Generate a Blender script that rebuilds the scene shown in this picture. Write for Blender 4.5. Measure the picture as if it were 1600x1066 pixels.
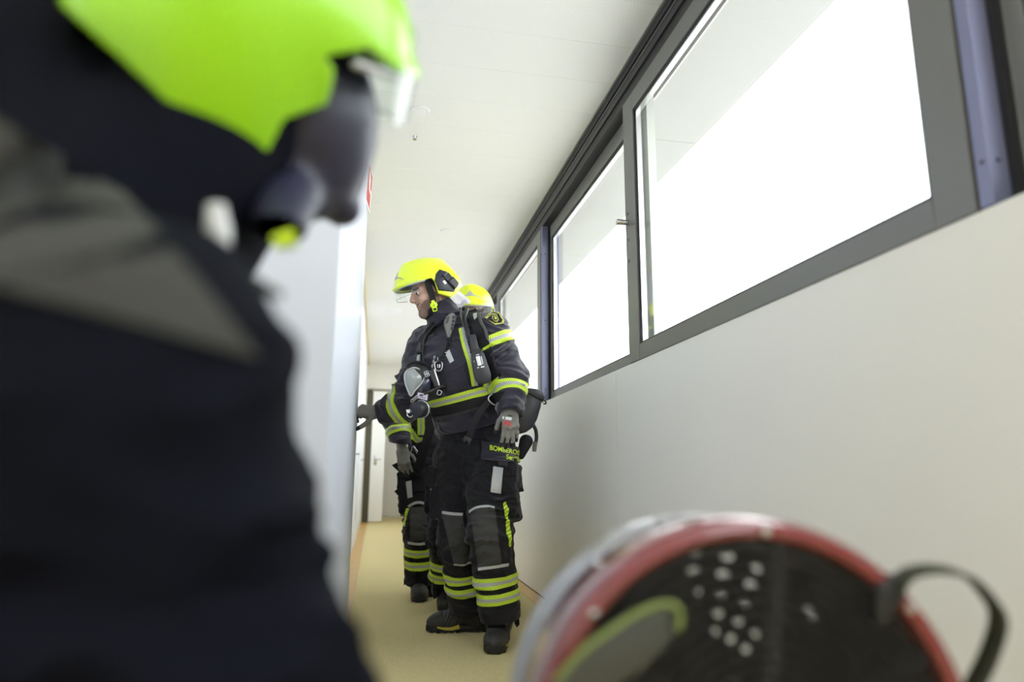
import bpy, bmesh, math, random
import numpy as np
from mathutils import Vector, Matrix
from mathutils.bvhtree import BVHTree

for _o in list(bpy.data.objects):
    bpy.data.objects.remove(_o)
SC = bpy.context.scene
COL = SC.collection
random.seed(4)
RNG = np.random.default_rng(7)

# ------------------------------------------------------------------ camera
CF, CX, CY, CH = 1071.0, 800.0, 533.0, 0.80

def _dir(x, y):
    v = np.array([x - CX, -(y - CY), -CF])
    return v / np.linalg.norm(v)

_Y = _dir(587, 743)
_Z = _dir(833, -4900)
_Z = _Z - _Y * _Z.dot(_Y)
_Z /= np.linalg.norm(_Z)
_X = np.cross(_Y, _Z)
CR = np.array([_X, _Y, _Z])
EYE = np.array([0.0, 0.0, CH])

def ray(x, y):
    return CR @ np.array([(x - CX) / CF, -(y - CY) / CF, -1.0])

def at(x, y, Y):
    """world point seen at pixel x, y on the plane at depth Y"""
    d = ray(x, y)
    return EYE + d * (Y / d[1])

cam = bpy.data.cameras.new('camera')
cam.sensor_width = 36.0
cam.lens = CF / 1600.0 * 36.0
cam.clip_start = 0.02
cam.clip_end = 400
cam.dof.use_dof = True
cam.dof.focus_distance = 3.45
cam.dof.aperture_fstop = 1.35
camo = bpy.data.objects.new('camera', cam)
COL.objects.link(camo)
_m = Matrix.Identity(4)
for _i in range(3):
    for _j in range(3):
        _m[_i][_j] = CR[_i][_j]
    _m[_i][3] = EYE[_i]
camo.matrix_world = _m
SC.camera = camo

# ------------------------------------------------------------------ sky, exposure
world = bpy.data.worlds.new('world')
SC.world = world
world.use_nodes = True
_bg = world.node_tree.nodes['Background']
_bg.inputs['Color'].default_value = (0.94, 0.965, 1.0, 1)
_bg.inputs['Strength'].default_value = 1.0
_ll = bpy.data.lights.new('lobby_fill_light', 'AREA')   # fill lamp added behind the camera to lift wall and floor
_ll.shape = 'RECTANGLE'
_ll.size, _ll.size_y = 0.6, 1.2
_ll.energy = 4.0
_ll.color = (1.0, 0.98, 0.95)
_llo = bpy.data.objects.new('lobby_fill_light', _ll)
COL.objects.link(_llo)
_llo.location = (-0.3, -1.3, 2.74)
SC.view_settings.view_transform = 'Standard'
SC.view_settings.look = 'None'
SC.view_settings.gamma = 1.0
SC.view_settings.use_curve_mapping = False
SC.view_settings.exposure = 2.6
SC.cycles.max_bounces = 10
SC.cycles.diffuse_bounces = 6
SC.cycles.transparent_max_bounces = 16
SC.cycles.sample_clamp_indirect = 6.0

# ------------------------------------------------------------------ materials
def nodes_of(name):
    m = bpy.data.materials.new(name)
    m.use_nodes = True
    nt = m.node_tree
    return m, nt, nt.nodes['Principled BSDF']

def mat(name, color, rough=0.5, metal=0.0, noise=0.0, nscale=30.0, bump=0.0, bscale=200.0,
        coat=0.0, sheen=0.0, spec=0.5, trans=0.0, dist=0.002, alpha=1.0, emis=0.0, wrinkle=0.0):
    m, nt, b = nodes_of(name)
    N, L = nt.nodes, nt.links
    b.inputs['Base Color'].default_value = (*color, 1)
    b.inputs['Roughness'].default_value = rough
    b.inputs['Metallic'].default_value = metal
    b.inputs['Specular IOR Level'].default_value = spec
    b.inputs['Coat Weight'].default_value = coat
    b.inputs['Coat Roughness'].default_value = 0.1
    b.inputs['Sheen Weight'].default_value = sheen
    b.inputs['Sheen Roughness'].default_value = 0.5
    b.inputs['Transmission Weight'].default_value = trans
    b.inputs['Alpha'].default_value = alpha
    if emis:
        b.inputs['Emission Color'].default_value = (*color, 1)
        b.inputs['Emission Strength'].default_value = emis
    tc = N.new('ShaderNodeTexCoord')
    if noise:
        n = N.new('ShaderNodeTexNoise')
        n.inputs['Scale'].default_value = nscale
        n.inputs['Detail'].default_value = 4
        L.new(tc.outputs['Object'], n.inputs['Vector'])
        mx = N.new('ShaderNodeMix')
        mx.data_type = 'RGBA'
        mx.inputs[6].default_value = (*[c * (1 - noise) for c in color], 1)
        mx.inputs[7].default_value = (*[min(1, c * (1 + noise)) for c in color], 1)
        L.new(n.outputs['Fac'], mx.inputs[0])
        L.new(mx.outputs[2], b.inputs['Base Color'])
    if bump:
        n2 = N.new('ShaderNodeTexNoise')
        n2.inputs['Scale'].default_value = bscale
        n2.inputs['Detail'].default_value = 3
        L.new(tc.outputs['Object'], n2.inputs['Vector'])
        bp = N.new('ShaderNodeBump')
        bp.inputs['Strength'].default_value = bump
        bp.inputs['Distance'].default_value = dist
        L.new(n2.outputs['Fac'], bp.inputs['Height'])
        L.new(bp.outputs['Normal'], b.inputs['Normal'])
        if wrinkle:
            n3 = N.new('ShaderNodeTexNoise')
            n3.inputs['Scale'].default_value = 8
            n3.inputs['Detail'].default_value = 3
            n3.inputs['Distortion'].default_value = 1.6
            n3.noise_type = 'RIDGED_MULTIFRACTAL'
            mp = N.new('ShaderNodeMapping')
            mp.inputs['Scale'].default_value = (0.7, 0.7, 1.5)
            L.new(tc.outputs['Object'], mp.inputs['Vector'])
            L.new(mp.outputs[0], n3.inputs['Vector'])
            b3 = N.new('ShaderNodeBump')
            b3.inputs['Strength'].default_value = wrinkle
            b3.inputs['Distance'].default_value = 0.02
            L.new(n3.outputs['Fac'], b3.inputs['Height'])
            L.new(b3.outputs['Normal'], bp.inputs['Normal'])
    return m

def glass_mat(name, tint=(0.985, 1.0, 0.99), rough=0.0, extra=0.0):
    m = bpy.data.materials.new(name)
    m.use_nodes = True
    nt = m.node_tree
    nt.nodes.clear()
    o = nt.nodes.new('ShaderNodeOutputMaterial')
    t = nt.nodes.new('ShaderNodeBsdfTransparent')
    t.inputs['Color'].default_value = (*tint, 1)
    g = nt.nodes.new('ShaderNodeBsdfGlossy')
    g.inputs['Roughness'].default_value = rough
    f = nt.nodes.new('ShaderNodeLayerWeight')
    f.inputs['Blend'].default_value = 0.5
    pw = nt.nodes.new('ShaderNodeMath')
    pw.operation = 'POWER'
    pw.inputs[1].default_value = 5.0
    nt.links.new(f.outputs['Facing'], pw.inputs[0])
    ma = nt.nodes.new('ShaderNodeMath')
    ma.operation = 'MULTIPLY_ADD'
    ma.inputs[1].default_value = 0.9
    ma.inputs[2].default_value = 0.045
    nt.links.new(pw.outputs[0], ma.inputs[0])
    x = nt.nodes.new('ShaderNodeMixShader')
    fac = ma.outputs[0]
    if extra:
        a = nt.nodes.new('ShaderNodeMath')
        a.operation = 'ADD'
        a.inputs[1].default_value = extra
        a.use_clamp = True
        nt.links.new(fac, a.inputs[0])
        fac = a.outputs[0]
    nt.links.new(fac, x.inputs[0])
    nt.links.new(t.outputs[0], x.inputs[1])
    nt.links.new(g.outputs[0], x.inputs[2])
    nt.links.new(x.outputs[0], o.inputs['Surface'])
    return m

M = {}
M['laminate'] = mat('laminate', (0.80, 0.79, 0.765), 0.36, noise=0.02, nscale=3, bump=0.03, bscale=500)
M['laminate_left'] = mat('laminate_left', (0.64, 0.68, 0.79), 0.4, noise=0.02, nscale=3, bump=0.02, bscale=400)  # blue-grey lacquer with reflected sky added to its colour
M['plaster'] = mat('plaster', (0.80, 0.79, 0.74), 0.7)
M['white_door'] = mat('white_door', (0.82, 0.82, 0.80), 0.35)
M['wood'] = mat('wood', (0.60, 0.37, 0.11), 0.4, noise=0.25, nscale=8)
M['pale_wood'] = mat('pale_wood', (0.70, 0.60, 0.36), 0.45, noise=0.12, nscale=8)
M['frame'] = mat('frame', (0.17, 0.17, 0.165), 0.42, metal=0.35, noise=0.06, nscale=300)
M['frame_reflection_tint'] = mat('frame_reflection_tint', (0.50, 0.52, 0.49), 0.4, metal=0.2)  # pane reflection put into the lighter colour of this stile
M['frame_sky_tint'] = mat('frame_sky_tint', (0.20, 0.21, 0.34), 0.4, metal=0.3)  # reflected sky put into the blue of the posts
M['track'] = mat('track', (0.035, 0.034, 0.042), 0.4, metal=0.3, noise=0.3, nscale=60)
M['gasket'] = mat('gasket', (0.012, 0.012, 0.014), 0.5)
M['bead'] = mat('bead', (0.75, 0.76, 0.78), 0.25, metal=0.7)
M['chrome'] = mat('chrome', (0.55, 0.55, 0.57), 0.25, metal=1.0)
M['pane'] = glass_mat('pane')
M['soffit'] = mat('soffit', (0.32, 0.325, 0.315), 0.7)
M['concrete'] = mat('concrete', (0.55, 0.53, 0.5), 0.9, noise=0.15, nscale=0.5)
M['black'] = mat('black', (0.008, 0.008, 0.009), 0.45)
M['white'] = mat('white', (0.85, 0.85, 0.85), 0.5)
M['red'] = mat('red', (0.55, 0.03, 0.03), 0.45)
M['lamp'] = mat('lamp', (0.86, 0.87, 0.86), 0.4)

def ceiling_mat():
    m, nt, b = nodes_of('perforated_metal')
    N, L = nt.nodes, nt.links
    b.inputs['Roughness'].default_value = 0.5
    tc = N.new('ShaderNodeTexCoord')
    mp = N.new('ShaderNodeMapping')
    mp.inputs['Scale'].default_value = (90, 90, 0)
    mp.inputs['Rotation'].default_value = (0, 0, math.radians(45))
    L.new(tc.outputs['Object'], mp.inputs['Vector'])
    v = N.new('ShaderNodeTexVoronoi')
    v.inputs['Randomness'].default_value = 0.0
    v.inputs['Scale'].default_value = 1.0
    L.new(mp.outputs[0], v.inputs['Vector'])
    r = N.new('ShaderNodeValToRGB')
    r.color_ramp.elements[0].position = 0.16
    r.color_ramp.elements[0].color = (0.66, 0.66, 0.64, 1)
    r.color_ramp.elements[1].position = 0.24
    r.color_ramp.elements[1].color = (0.88, 0.88, 0.85, 1)
    L.new(v.outputs['Distance'], r.inputs['Fac'])
    L.new(r.outputs[0], b.inputs['Base Color'])
    return m
M['ceiling'] = ceiling_mat()

def carpet_mat():
    m, nt, b = nodes_of('sisal_carpet')
    N, L = nt.nodes, nt.links
    b.inputs['Roughness'].default_value = 0.95
    b.inputs['Specular IOR Level'].default_value = 0.1
    tc = N.new('ShaderNodeTexCoord')
    w = N.new('ShaderNodeTexWave')
    w.wave_type = 'BANDS'
    w.bands_direction = 'Y'
    w.inputs['Scale'].default_value = 26
    w.inputs['Distortion'].default_value = 1.5
    w.inputs['Detail'].default_value = 2
    w.inputs['Detail Scale'].default_value = 6
    L.new(tc.outputs['Object'], w.inputs['Vector'])
    n = N.new('ShaderNodeTexNoise')
    n.inputs['Scale'].default_value = 170
    n.inputs['Detail'].default_value = 3
    L.new(tc.outputs['Object'], n.inputs['Vector'])
    a = N.new('ShaderNodeMix')
    a.inputs[0].default_value = 0.55
    L.new(w.outputs['Fac'], a.inputs[2])
    L.new(n.outputs['Fac'], a.inputs[3])
    r = N.new('ShaderNodeValToRGB')
    r.color_ramp.elements[0].position = 0.25
    r.color_ramp.elements[0].color = (0.52, 0.43, 0.19, 1)
    r.color_ramp.elements[1].position = 0.75
    r.color_ramp.elements[1].color = (0.88, 0.77, 0.45, 1)
    L.new(a.outputs[0], r.inputs['Fac'])
    L.new(r.outputs[0], b.inputs['Base Color'])
    bp = N.new('ShaderNodeBump')
    bp.inputs['Strength'].default_value = 0.5
    bp.inputs['Distance'].default_value = 0.003
    L.new(a.outputs[0], bp.inputs['Height'])
    L.new(bp.outputs[0], b.inputs['Normal'])
    return m
M['carpet'] = carpet_mat()

# ------------------------------------------------------------------ object helpers
def link(name, me, m=None, parent=None):
    o = bpy.data.objects.new(name, me)
    COL.objects.link(o)
    if m is not None:
        for q in (m if isinstance(m, (list, tuple)) else [m]):
            me.materials.append(M[q] if isinstance(q, str) else q)
    if parent is not None:
        o.parent = parent
        o.matrix_parent_inverse = parent.matrix_basis.inverted()
    return o

def tag(o, label, cat, group=None):
    o['label'] = label
    o['category'] = cat
    if group:
        o['group'] = group
    return o

def empty(name, loc, label=None, cat=None, group=None):
    o = bpy.data.objects.new(name, None)
    o.empty_display_size = 0.1
    COL.objects.link(o)
    o.location = loc
    if label:
        tag(o, label, cat, group)
    return o

def bm_mesh(bm, name='mesh', smooth=True, angle=35):
    me = bpy.data.meshes.new(name)
    bmesh.ops.recalc_face_normals(bm, faces=bm.faces[:])
    bm.to_mesh(me)
    bm.free()
    if smooth:
        me.shade_smooth()
        me.set_sharp_from_angle(angle=math.radians(angle))
    return me

def add_box(bm, x0, x1, y0, y1, z0, z1, bev=0.0):
    b2 = bmesh.new()
    bmesh.ops.create_cube(b2, size=1.0)
    for v in b2.verts:
        v.co = ((x0 + x1) / 2 + v.co.x * (x1 - x0), (y0 + y1) / 2 + v.co.y * (y1 - y0), (z0 + z1) / 2 + v.co.z * (z1 - z0))
    if bev:
        bmesh.ops.bevel(b2, geom=b2.edges[:], offset=bev, segments=2, affect='EDGES', profile=0.5)
    t = bpy.data.meshes.new('t')
    b2.to_mesh(t)
    b2.free()
    bm.from_mesh(t)
    bpy.data.meshes.remove(t)

def box(name, x0, x1, y0, y1, z0, z1, m, parent=None, bev=0.0):
    bm = bmesh.new()
    add_box(bm, x0, x1, y0, y1, z0, z1, bev)
    return link(name, bm_mesh(bm, name, angle=20), m, parent)

def struct(o):
    o['kind'] = 'structure'
    return o

def frame_axes(a, up=None):
    a = np.array(a, float)
    a = a / np.linalg.norm(a)
    u = np.array([0, 0, 1.0]) if up is None else np.array(up, float)
    if abs(a.dot(u)) > 0.95 * np.linalg.norm(u):
        u = np.array([0, 1.0, 0])
    s = np.cross(a, u)
    s /= np.linalg.norm(s)
    return a, s, np.cross(s, a)

def tube_mesh(pts, rad, n=12, closed=False, name='tube', caps=True, ell=None, up=None):
    """round tube along a polyline; rad is a number or a list; ell flattens the section"""
    pts = [np.array(p, float) for p in pts]
    k = len(pts)
    rads = [rad] * k if np.isscalar(rad) else list(rad)
    vs, fs = [], []
    prev = None
    for i in range(k):
        if closed:
            t = pts[(i + 1) % k] - pts[i - 1]
        else:
            t = pts[min(i + 1, k - 1)] - pts[max(i - 1, 0)]
        t = t / (np.linalg.norm(t) + 1e-12)
        if prev is None:
            _, s, u = frame_axes(t, up)
        else:
            s = prev - t * prev.dot(t)
            s /= np.linalg.norm(s)
            u = np.cross(s, t)
        prev = s
        for j in range(n):
            a = 2 * math.pi * j / n
            e = 1.0 if ell is None else ell
            vs.append(pts[i] + rads[i] * (math.cos(a) * s + e * math.sin(a) * u))
    for i in range(k if closed else k - 1):
        for j in range(n):
            a0, a1 = i * n + j, i * n + (j + 1) % n
            b0, b1 = ((i + 1) % k) * n + j, ((i + 1) % k) * n + (j + 1) % n
            fs.append((a0, a1, b1, b0))
    if not closed and caps:
        fs.append(tuple(range(n - 1, -1, -1)))
        fs.append(tuple(range((k - 1) * n, k * n)))
    me = bpy.data.meshes.new(name)
    me.from_pydata([tuple(v) for v in vs], [], fs)
    me.shade_smooth()
    me.set_sharp_from_angle(angle=math.radians(50))
    return me

def spline(pts, n=24, closed=False):
    """Catmull-Rom through points"""
    P = np.array(pts, float)
    k = len(P)
    out = []
    segs = k if closed else k - 1
    per = max(2, n // segs)
    for i in range(segs):
        if closed:
            p0, p1, p2, p3 = P[i - 1], P[i], P[(i + 1) % k], P[(i + 2) % k]
        else:
            p0, p1, p2, p3 = P[max(i - 1, 0)], P[i], P[i + 1], P[min(i + 2, k - 1)]
        for j in range(per):
            t = j / per
            out.append(0.5 * (2 * p1 + (p2 - p0) * t + (2 * p0 - 5 * p1 + 4 * p2 - p3) * t * t + (3 * p1 - p0 - 3 * p2 + p3) * t ** 3))
    if not closed:
        out.append(P[-1])
    return np.array(out)

def prism_mesh(poly, O, U, V, W, depth, bev=0.0, name='prism'):
    """polygon (u, v) in plane O,U,V extruded by depth along W (centred when given as a tuple lo, hi)"""
    lo, hi = depth if isinstance(depth, tuple) else (0.0, depth)
    bm = bmesh.new()
    O, U, V, W = (np.array(q, float) for q in (O, U, V, W))
    lower = [bm.verts.new(O + U * u + V * v + W * lo) for u, v in poly]
    upper = [bm.verts.new(O + U * u + V * v + W * hi) for u, v in poly]
    k = len(poly)
    bm.faces.new(lower[::-1])
    bm.faces.new(upper)
    for i in range(k):
        bm.faces.new((lower[i], lower[(i + 1) % k], upper[(i + 1) % k], upper[i]))
    bmesh.ops.recalc_face_normals(bm, faces=bm.faces[:])
    if bev:
        bmesh.ops.bevel(bm, geom=bm.edges[:], offset=bev, segments=2, affect='EDGES', profile=0.5, clamp_overlap=True)
    return bm_mesh(bm, name)
# ================================================================== THE SETTING
XR, XL, XN, ZC, ZS = 1.13, -0.112, -0.215, 2.78, 1.31
YE = 14.0

# floor: carpet with wooden border strips
fl = struct(box('floor', -1.05, XR + 0.1, -3.2, YE, -0.05, 0.0, 'carpet'))
struct(box('trim_1', XR - 0.095, XR, -3.2, YE, 0.0, 0.004, 'wood'))
struct(box('trim_2', XN, XL + 0.003, 3.86, YE, 0.0, 0.004, 'wood'))

# ceiling of perforated metal panels
ce = struct(box('ceiling', -1.05, XR, -3.2, YE, ZC + 0.02, ZC + 0.06, 'plaster'))
y = 2.738 - 0.305 * 19
_pm = None
while y < YE - 0.01:
    y1 = min(y + 0.305, YE)
    if _pm is None:
        bm = bmesh.new()
        add_box(bm, -1.05, XR - 0.02, 0.0005, 0.3045, 0, 0.018, 0.001)
        _pm = bm_mesh(bm, 'ceiling_panel', angle=20)
        _pm.materials.append(M['ceiling'])
    o = bpy.data.objects.new('ceiling_panel', _pm)
    COL.objects.link(o)
    o.location = (0, y, ZC)
    o.parent = ce
    y += 0.305

# wall under the windows: laminate panels with fine joints
wr = struct(box('wall_right', XR + 0.02, XR + 0.16, -3.2, YE, 0.0, ZS - 0.02, 'plaster'))
edges = [-3.2, -1.54, 0.81, 3.161, 5.51, 7.86, 10.21, 12.56, YE]
for a, b in zip(edges[:-1], edges[1:]):
    box('wall_panel', XR, XR + 0.02, a + 0.0013, b - 0.0013, 0.012, ZS, 'laminate', wr, 0.0008)
box('shadow_gap', XR + 0.004, XR + 0.02, -3.2, YE, 0.0, 0.012, 'black', wr)
# wall head above the windows
struct(box('wall_right_head', XR + 0.125, XR + 0.145, -3.2, YE, 2.63, ZC + 0.06, 'plaster'))

# left wall: a projecting panelled block, then a run of doors set back
wl = struct(box('wall_left', -1.0, XL - 0.02, 1.70, 3.83, 0, ZC + 0.02, 'plaster'))
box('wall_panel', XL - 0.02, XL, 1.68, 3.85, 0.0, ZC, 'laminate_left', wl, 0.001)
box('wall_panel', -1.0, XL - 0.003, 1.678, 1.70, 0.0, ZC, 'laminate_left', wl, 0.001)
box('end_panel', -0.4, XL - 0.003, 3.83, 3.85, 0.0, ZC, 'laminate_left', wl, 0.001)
wl2 = struct(box('wall_left_far', XN - 0.2, XN - 0.02, 3.85, YE, 0, ZC + 0.02, 'plaster'))
for a, b, m in ((3.86, 4.55, 'white_door'), (5.65, 6.6, 'laminate_left'), (7.65, 9.4, 'laminate_left'), (10.4, 11.3, 'laminate_left'), (12.4, YE, 'plaster')):
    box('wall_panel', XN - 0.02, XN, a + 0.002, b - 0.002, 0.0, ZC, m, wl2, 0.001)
for i, y0 in enumerate((4.55, 6.6, 9.4)):
    d = struct(box('door_%d' % (i + 1), XN - 0.045, XN - 0.012, y0 + 0.05, y0 + 1.0, 0.006, 2.15, 'white_door', None, 0.002))
    bm = bmesh.new()
    add_box(bm, XN - 0.02, XN + 0.006, y0, y0 + 0.05, 0, 2.2)
    add_box(bm, XN - 0.02, XN + 0.006, y0 + 1.0, y0 + 1.05, 0, 2.2)
    add_box(bm, XN - 0.02, XN + 0.006, y0, y0 + 1.05, 2.15, 2.2)
    add_box(bm, XN - 0.02, XN, y0, y0 + 1.05, 2.2, ZC)
    link('door_frame', bm_mesh(bm), 'plaster', d)
    link('door_handle', tube_mesh([(XN - 0.02, y0 + 0.93, 1.02), (XN + 0.035, y0 + 0.93, 1.02), (XN + 0.035, y0 + 0.82, 1.02)], 0.009), 'chrome', d)
struct(box('trim_3', XN, XN + 0.022, 3.86, YE, ZC - 0.03, ZC, 'pale_wood'))
# end of the corridor
we = struct(box('wall_back', -0.4, XR + 0.2, YE, YE + 0.1, 0, ZC + 0.02, 'plaster'))
box('wall_panel', XN, 0.20, YE - 0.012, YE, 0.02, 2.36, 'white_door', we, 0.001)
box('wall_panel', 0.205, XR, YE - 0.012, YE, 0.02, 2.36, 'white_door', we, 0.001)
box('wall_panel', XN, XR, YE - 0.012, YE, 2.385, ZC, 'plaster', we, 0.001)
struct(box('baseboard_back', XN, XR, YE - 0.02, YE - 0.012, 0, 0.05, 'bead'))
# bulkhead and open door leaf near the end
struct(box('trim_4', XN, XR, 12.5, 12.62, 2.33, ZC, 'plaster'))
dl = struct(box('door_4', -0.10, 0.135, 12.40, 12.44, 0.02, 2.27, 'white_door', None, 0.002))
box('door_edge', -0.115, -0.10, 12.40, 12.44, 0.02, 2.27, 'gasket', dl)
box('door_gap_shade', XN + 0.005, -0.115, 12.40, 12.50, 0.0, 2.30, mat('olive_jamb', (0.07, 0.062, 0.035), 0.6), dl)  # dark strip standing for the shaded gap beside the door
link('door_handle', tube_mesh([(-0.02, 12.40, 1.08), (-0.02, 12.34, 1.08), (0.075, 12.34, 1.08)], 0.010), 'chrome', dl)
bm = bmesh.new()
add_box(bm, -0.045, 0.005, 12.392, 12.40, 0.98, 1.14, 0.002)
link('handle_plate', bm_mesh(bm), 'chrome', dl)

# lobby around the camera
lob = struct(box('wall_lobby', -1.15, -1.0, -3.2, 1.7, 0, ZC + 0.02, 'plaster'))
bm = bmesh.new()
add_box(bm, -1.15, 1.3, -3.3, -3.2, 0, ZC + 0.02)
struct(link('wall_front', bm_mesh(bm), 'plaster'))

lp = struct(box('fill_panel', -0.62, 0.02, -1.92, -0.68, 2.755, 2.778, 'white'))  # white plate added above the fill lamp
# ceiling fittings
def disc_fitting(name, label, cat, x, y, r, m, rim=0.004, group=None):
    e = empty(name, (x, y, ZC), label, cat, group)
    bm = bmesh.new()
    bmesh.ops.create_cone(bm, cap_ends=True, segments=40, radius1=r * 0.9, radius2=r, depth=0.008)
    bmesh.ops.translate(bm, verts=bm.verts[:], vec=(x, y, ZC - 0.004))
    link('rim', bm_mesh(bm), 'white', e)
    bm = bmesh.new()
    bmesh.ops.create_uvsphere(bm, u_segments=32, v_segments=12, radius=r * 0.76)
    for v in bm.verts:
        v.co = (x + v.co.x, y + v.co.y, ZC - 0.006 + v.co.z * 0.10)
    link('cover', bm_mesh(bm), m, e)
    return e
disc_fitting('ceiling_speaker', 'round white loudspeaker grille flush in ceiling above yellow helmet in front', 'speaker', 0.153, 3.507, 0.058, 'lamp')
disc_fitting('smoke_detector', 'small white disc detector on ceiling further along the corridor above the helmets', 'detector', 0.494, 5.371, 0.06, 'white')
disc_fitting('ceiling_disc', 'round recessed ceiling light far down the corridor near the left wall', 'light', 0.13, 8.337, 0.10, 'lamp')
for k, (x, y, w_) in enumerate(((0.13, 8.337, 0.8), (0.45, 11.0, 1.0), (0.45, 13.2, 0.4))):  # first lamp sits at a real fitting, the two farther ones are added fill
    if k:
        disc_fitting('ceiling_disc', 'added ceiling disc for a fill lamp %s' % ('before the bulkhead at the corridor end' if k == 1 else 'beyond the bulkhead in front of the end wall'), 'light', x, y, 0.10, 'lamp')
    ld = bpy.data.lights.new('ceiling_and_fill_lamp', 'AREA')
    ld.shape = 'DISK'
    ld.size = 0.3
    ld.energy = w_
    ld.color = (1.0, 0.97, 0.93)
    lo_ = bpy.data.objects.new('ceiling_and_fill_lamp', ld)
    COL.objects.link(lo_)
    lo_.location = (x, y, ZC - 0.03)
sp = empty('sprinkler', (0.142, 3.806, ZC), 'tiny metal sprinkler head poking from ceiling beside round speaker', 'sprinkler')
link('body', tube_mesh([(0.142, 3.806, ZC), (0.142, 3.806, ZC - 0.018)], [0.014, 0.006]), 'chrome', sp)
link('deflector', tube_mesh([(0.142, 3.806, ZC - 0.018), (0.142, 3.806, ZC - 0.021)], 0.011), 'chrome', sp)

# wall sign (hangs on the left block near its end): red with white flame-and-hose picture
sg = empty('fire_sign', (XL + 0.002, 3.59, 2.33), 'square red fire equipment sign with white border on left wall', 'sign')
_q = [at(576.5, 249.4, 3.52), at(582.5, 275.6, 3.80), at(577.8, 333.8, 3.80), at(571.6, 313.0, 3.52)]
_n = np.cross(_q[1] - _q[0], _q[3] - _q[0])
_n = _n / np.linalg.norm(_n)
if _n[0] < 0:
    _n = -_n

def sign_piece(name, poly, lift, thick, m):
    P = [(_q[0] * (1 - u) + _q[1] * u) * (1 - v) + (_q[3] * (1 - u) + _q[2] * u) * v for u, v in poly]
    bm = bmesh.new()
    t = [bm.verts.new(p + _n * lift) for p in P]
    l = [bm.verts.new(p + _n * (lift - thick)) for p in P]
    bm.faces.new(t)
    bm.faces.new(l[::-1])
    for i in range(len(P)):
        bm.faces.new((t[i], t[(i + 1) % len(P)], l[(i + 1) % len(P)], l[i]))
    return link(name, bm_mesh(bm, name, False), m, sg)
sign_piece('plate', [(0, 0), (1, 0), (1, 1), (0, 1)], 0.0, 0.003, 'white')
sign_piece('red_field', [(0.07, 0.06), (0.93, 0.06), (0.93, 0.94), (0.07, 0.94)], 0.0008, 0.0008, 'red')
sign_piece('symbol', [(0.30, 0.14), (0.45, 0.12), (0.62, 0.30), (0.55, 0.46), (0.70, 0.52), (0.68, 0.62), (0.40, 0.56), (0.32, 0.40)], 0.0016, 0.0008, 'white')
sign_piece('symbol', [(0.78, 0.48), (0.90, 0.44), (0.90, 0.90), (0.80, 0.90)], 0.0016, 0.0008, 'white')

# ------------------------------------------------------------------ windows
rail = struct(box('trim_5', XR - 0.012, XR + 0.13, -3.2, YE, 2.735, ZC, 'track'))
box('ceiling_edge', XR - 0.022, XR - 0.012, -3.2, YE, 2.768, ZC + 0.005, 'frame', rail)
box('track_lip', XR - 0.004, XR + 0.13, -3.2, YE, 2.675, 2.733, 'track', rail)
box('track_groove', XR + 0.004, XR + 0.13, -3.2, YE, 2.62, 2.673, 'gasket', rail)
box('track_rib', XR - 0.008, XR - 0.004, -3.2, YE, 2.715, 2.722, 'frame', rail)
sil = struct(box('trim_6', XR + 0.045, XR + 0.2, -3.2, YE, ZS - 0.02, ZS + 0.022, 'track'))
box('sill_lip', XR + 0.02, XR + 0.045, -3.2, YE, ZS - 0.02, ZS + 0.003, 'frame', sil)

def sash(parent, x0, x1, y0, y1, sl, sr, knob=False, z0=ZS + 0.0008, z1=2.61, bot=0.07, top=0.09, m='frame', near='frame'):
    """sliding sash; sl is the stile at the far end, sr the stile at the near end"""
    e = box('stile', x0, x1, y1 - sl, y1, z0, z1, m, parent, 0.002)
    box('stile', x0, x1, y0, y0 + sr, z0, z1, near, parent, 0.002)
    box('bottom_rail', x0, x1, y0 + sr, y1 - sl, z0, z0 + bot, m, parent, 0.002)
    box('top_rail', x0, x1, y0 + sr, y1 - sl, z1 - top, z1, m, parent, 0.002)
    a, b, c, d = y0 + sr, y1 - sl, z0 + bot, z1 - top
    for nm, i, w, mm, xx in (('gasket', 0.0, 0.008, 'gasket', x0 + 0.006), ('glazing_bead', 0.008, 0.010, 'bead', x0 + 0.012)):
        bm = bmesh.new()
        add_box(bm, xx, x1 - 0.004, a + i, a + i + w, c + i, d - i)
        add_box(bm, xx, x1 - 0.004, b - i - w, b - i, c + i, d - i)
        add_box(bm, xx, x1 - 0.004, a + i, b - i, d - i - w, d - i)
        add_box(bm, xx, x1 - 0.004, a + i, b - i, c + i, c + i + (w if nm == 'gasket' else 0.004))
        link(nm, bm_mesh(bm), mm, parent)
    box('pane', (x0 + x1) / 2 + 0.002, (x0 + x1) / 2 + 0.008, a + 0.004, b - 0.004, c + 0.004, d - 0.004, 'pane', parent)
    if knob:
        yk, zk = y1 - 0.035, 1.985
        link('lock_knob', tube_mesh([(x0, yk, zk), (x0 - 0.055, yk, zk), (x0 - 0.058, yk, zk)], [0.014, 0.014, 0.012], 16), 'chrome', parent)
        for dz, w in ((0.045, 0.006), (-0.085, 0.006), (-0.19, 0.008)):
            box('lock_hole', x0 - 0.001, x0 + 0.002, yk - w, yk + w, zk + dz - w, zk + dz + w, 'gasket', parent)

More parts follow.
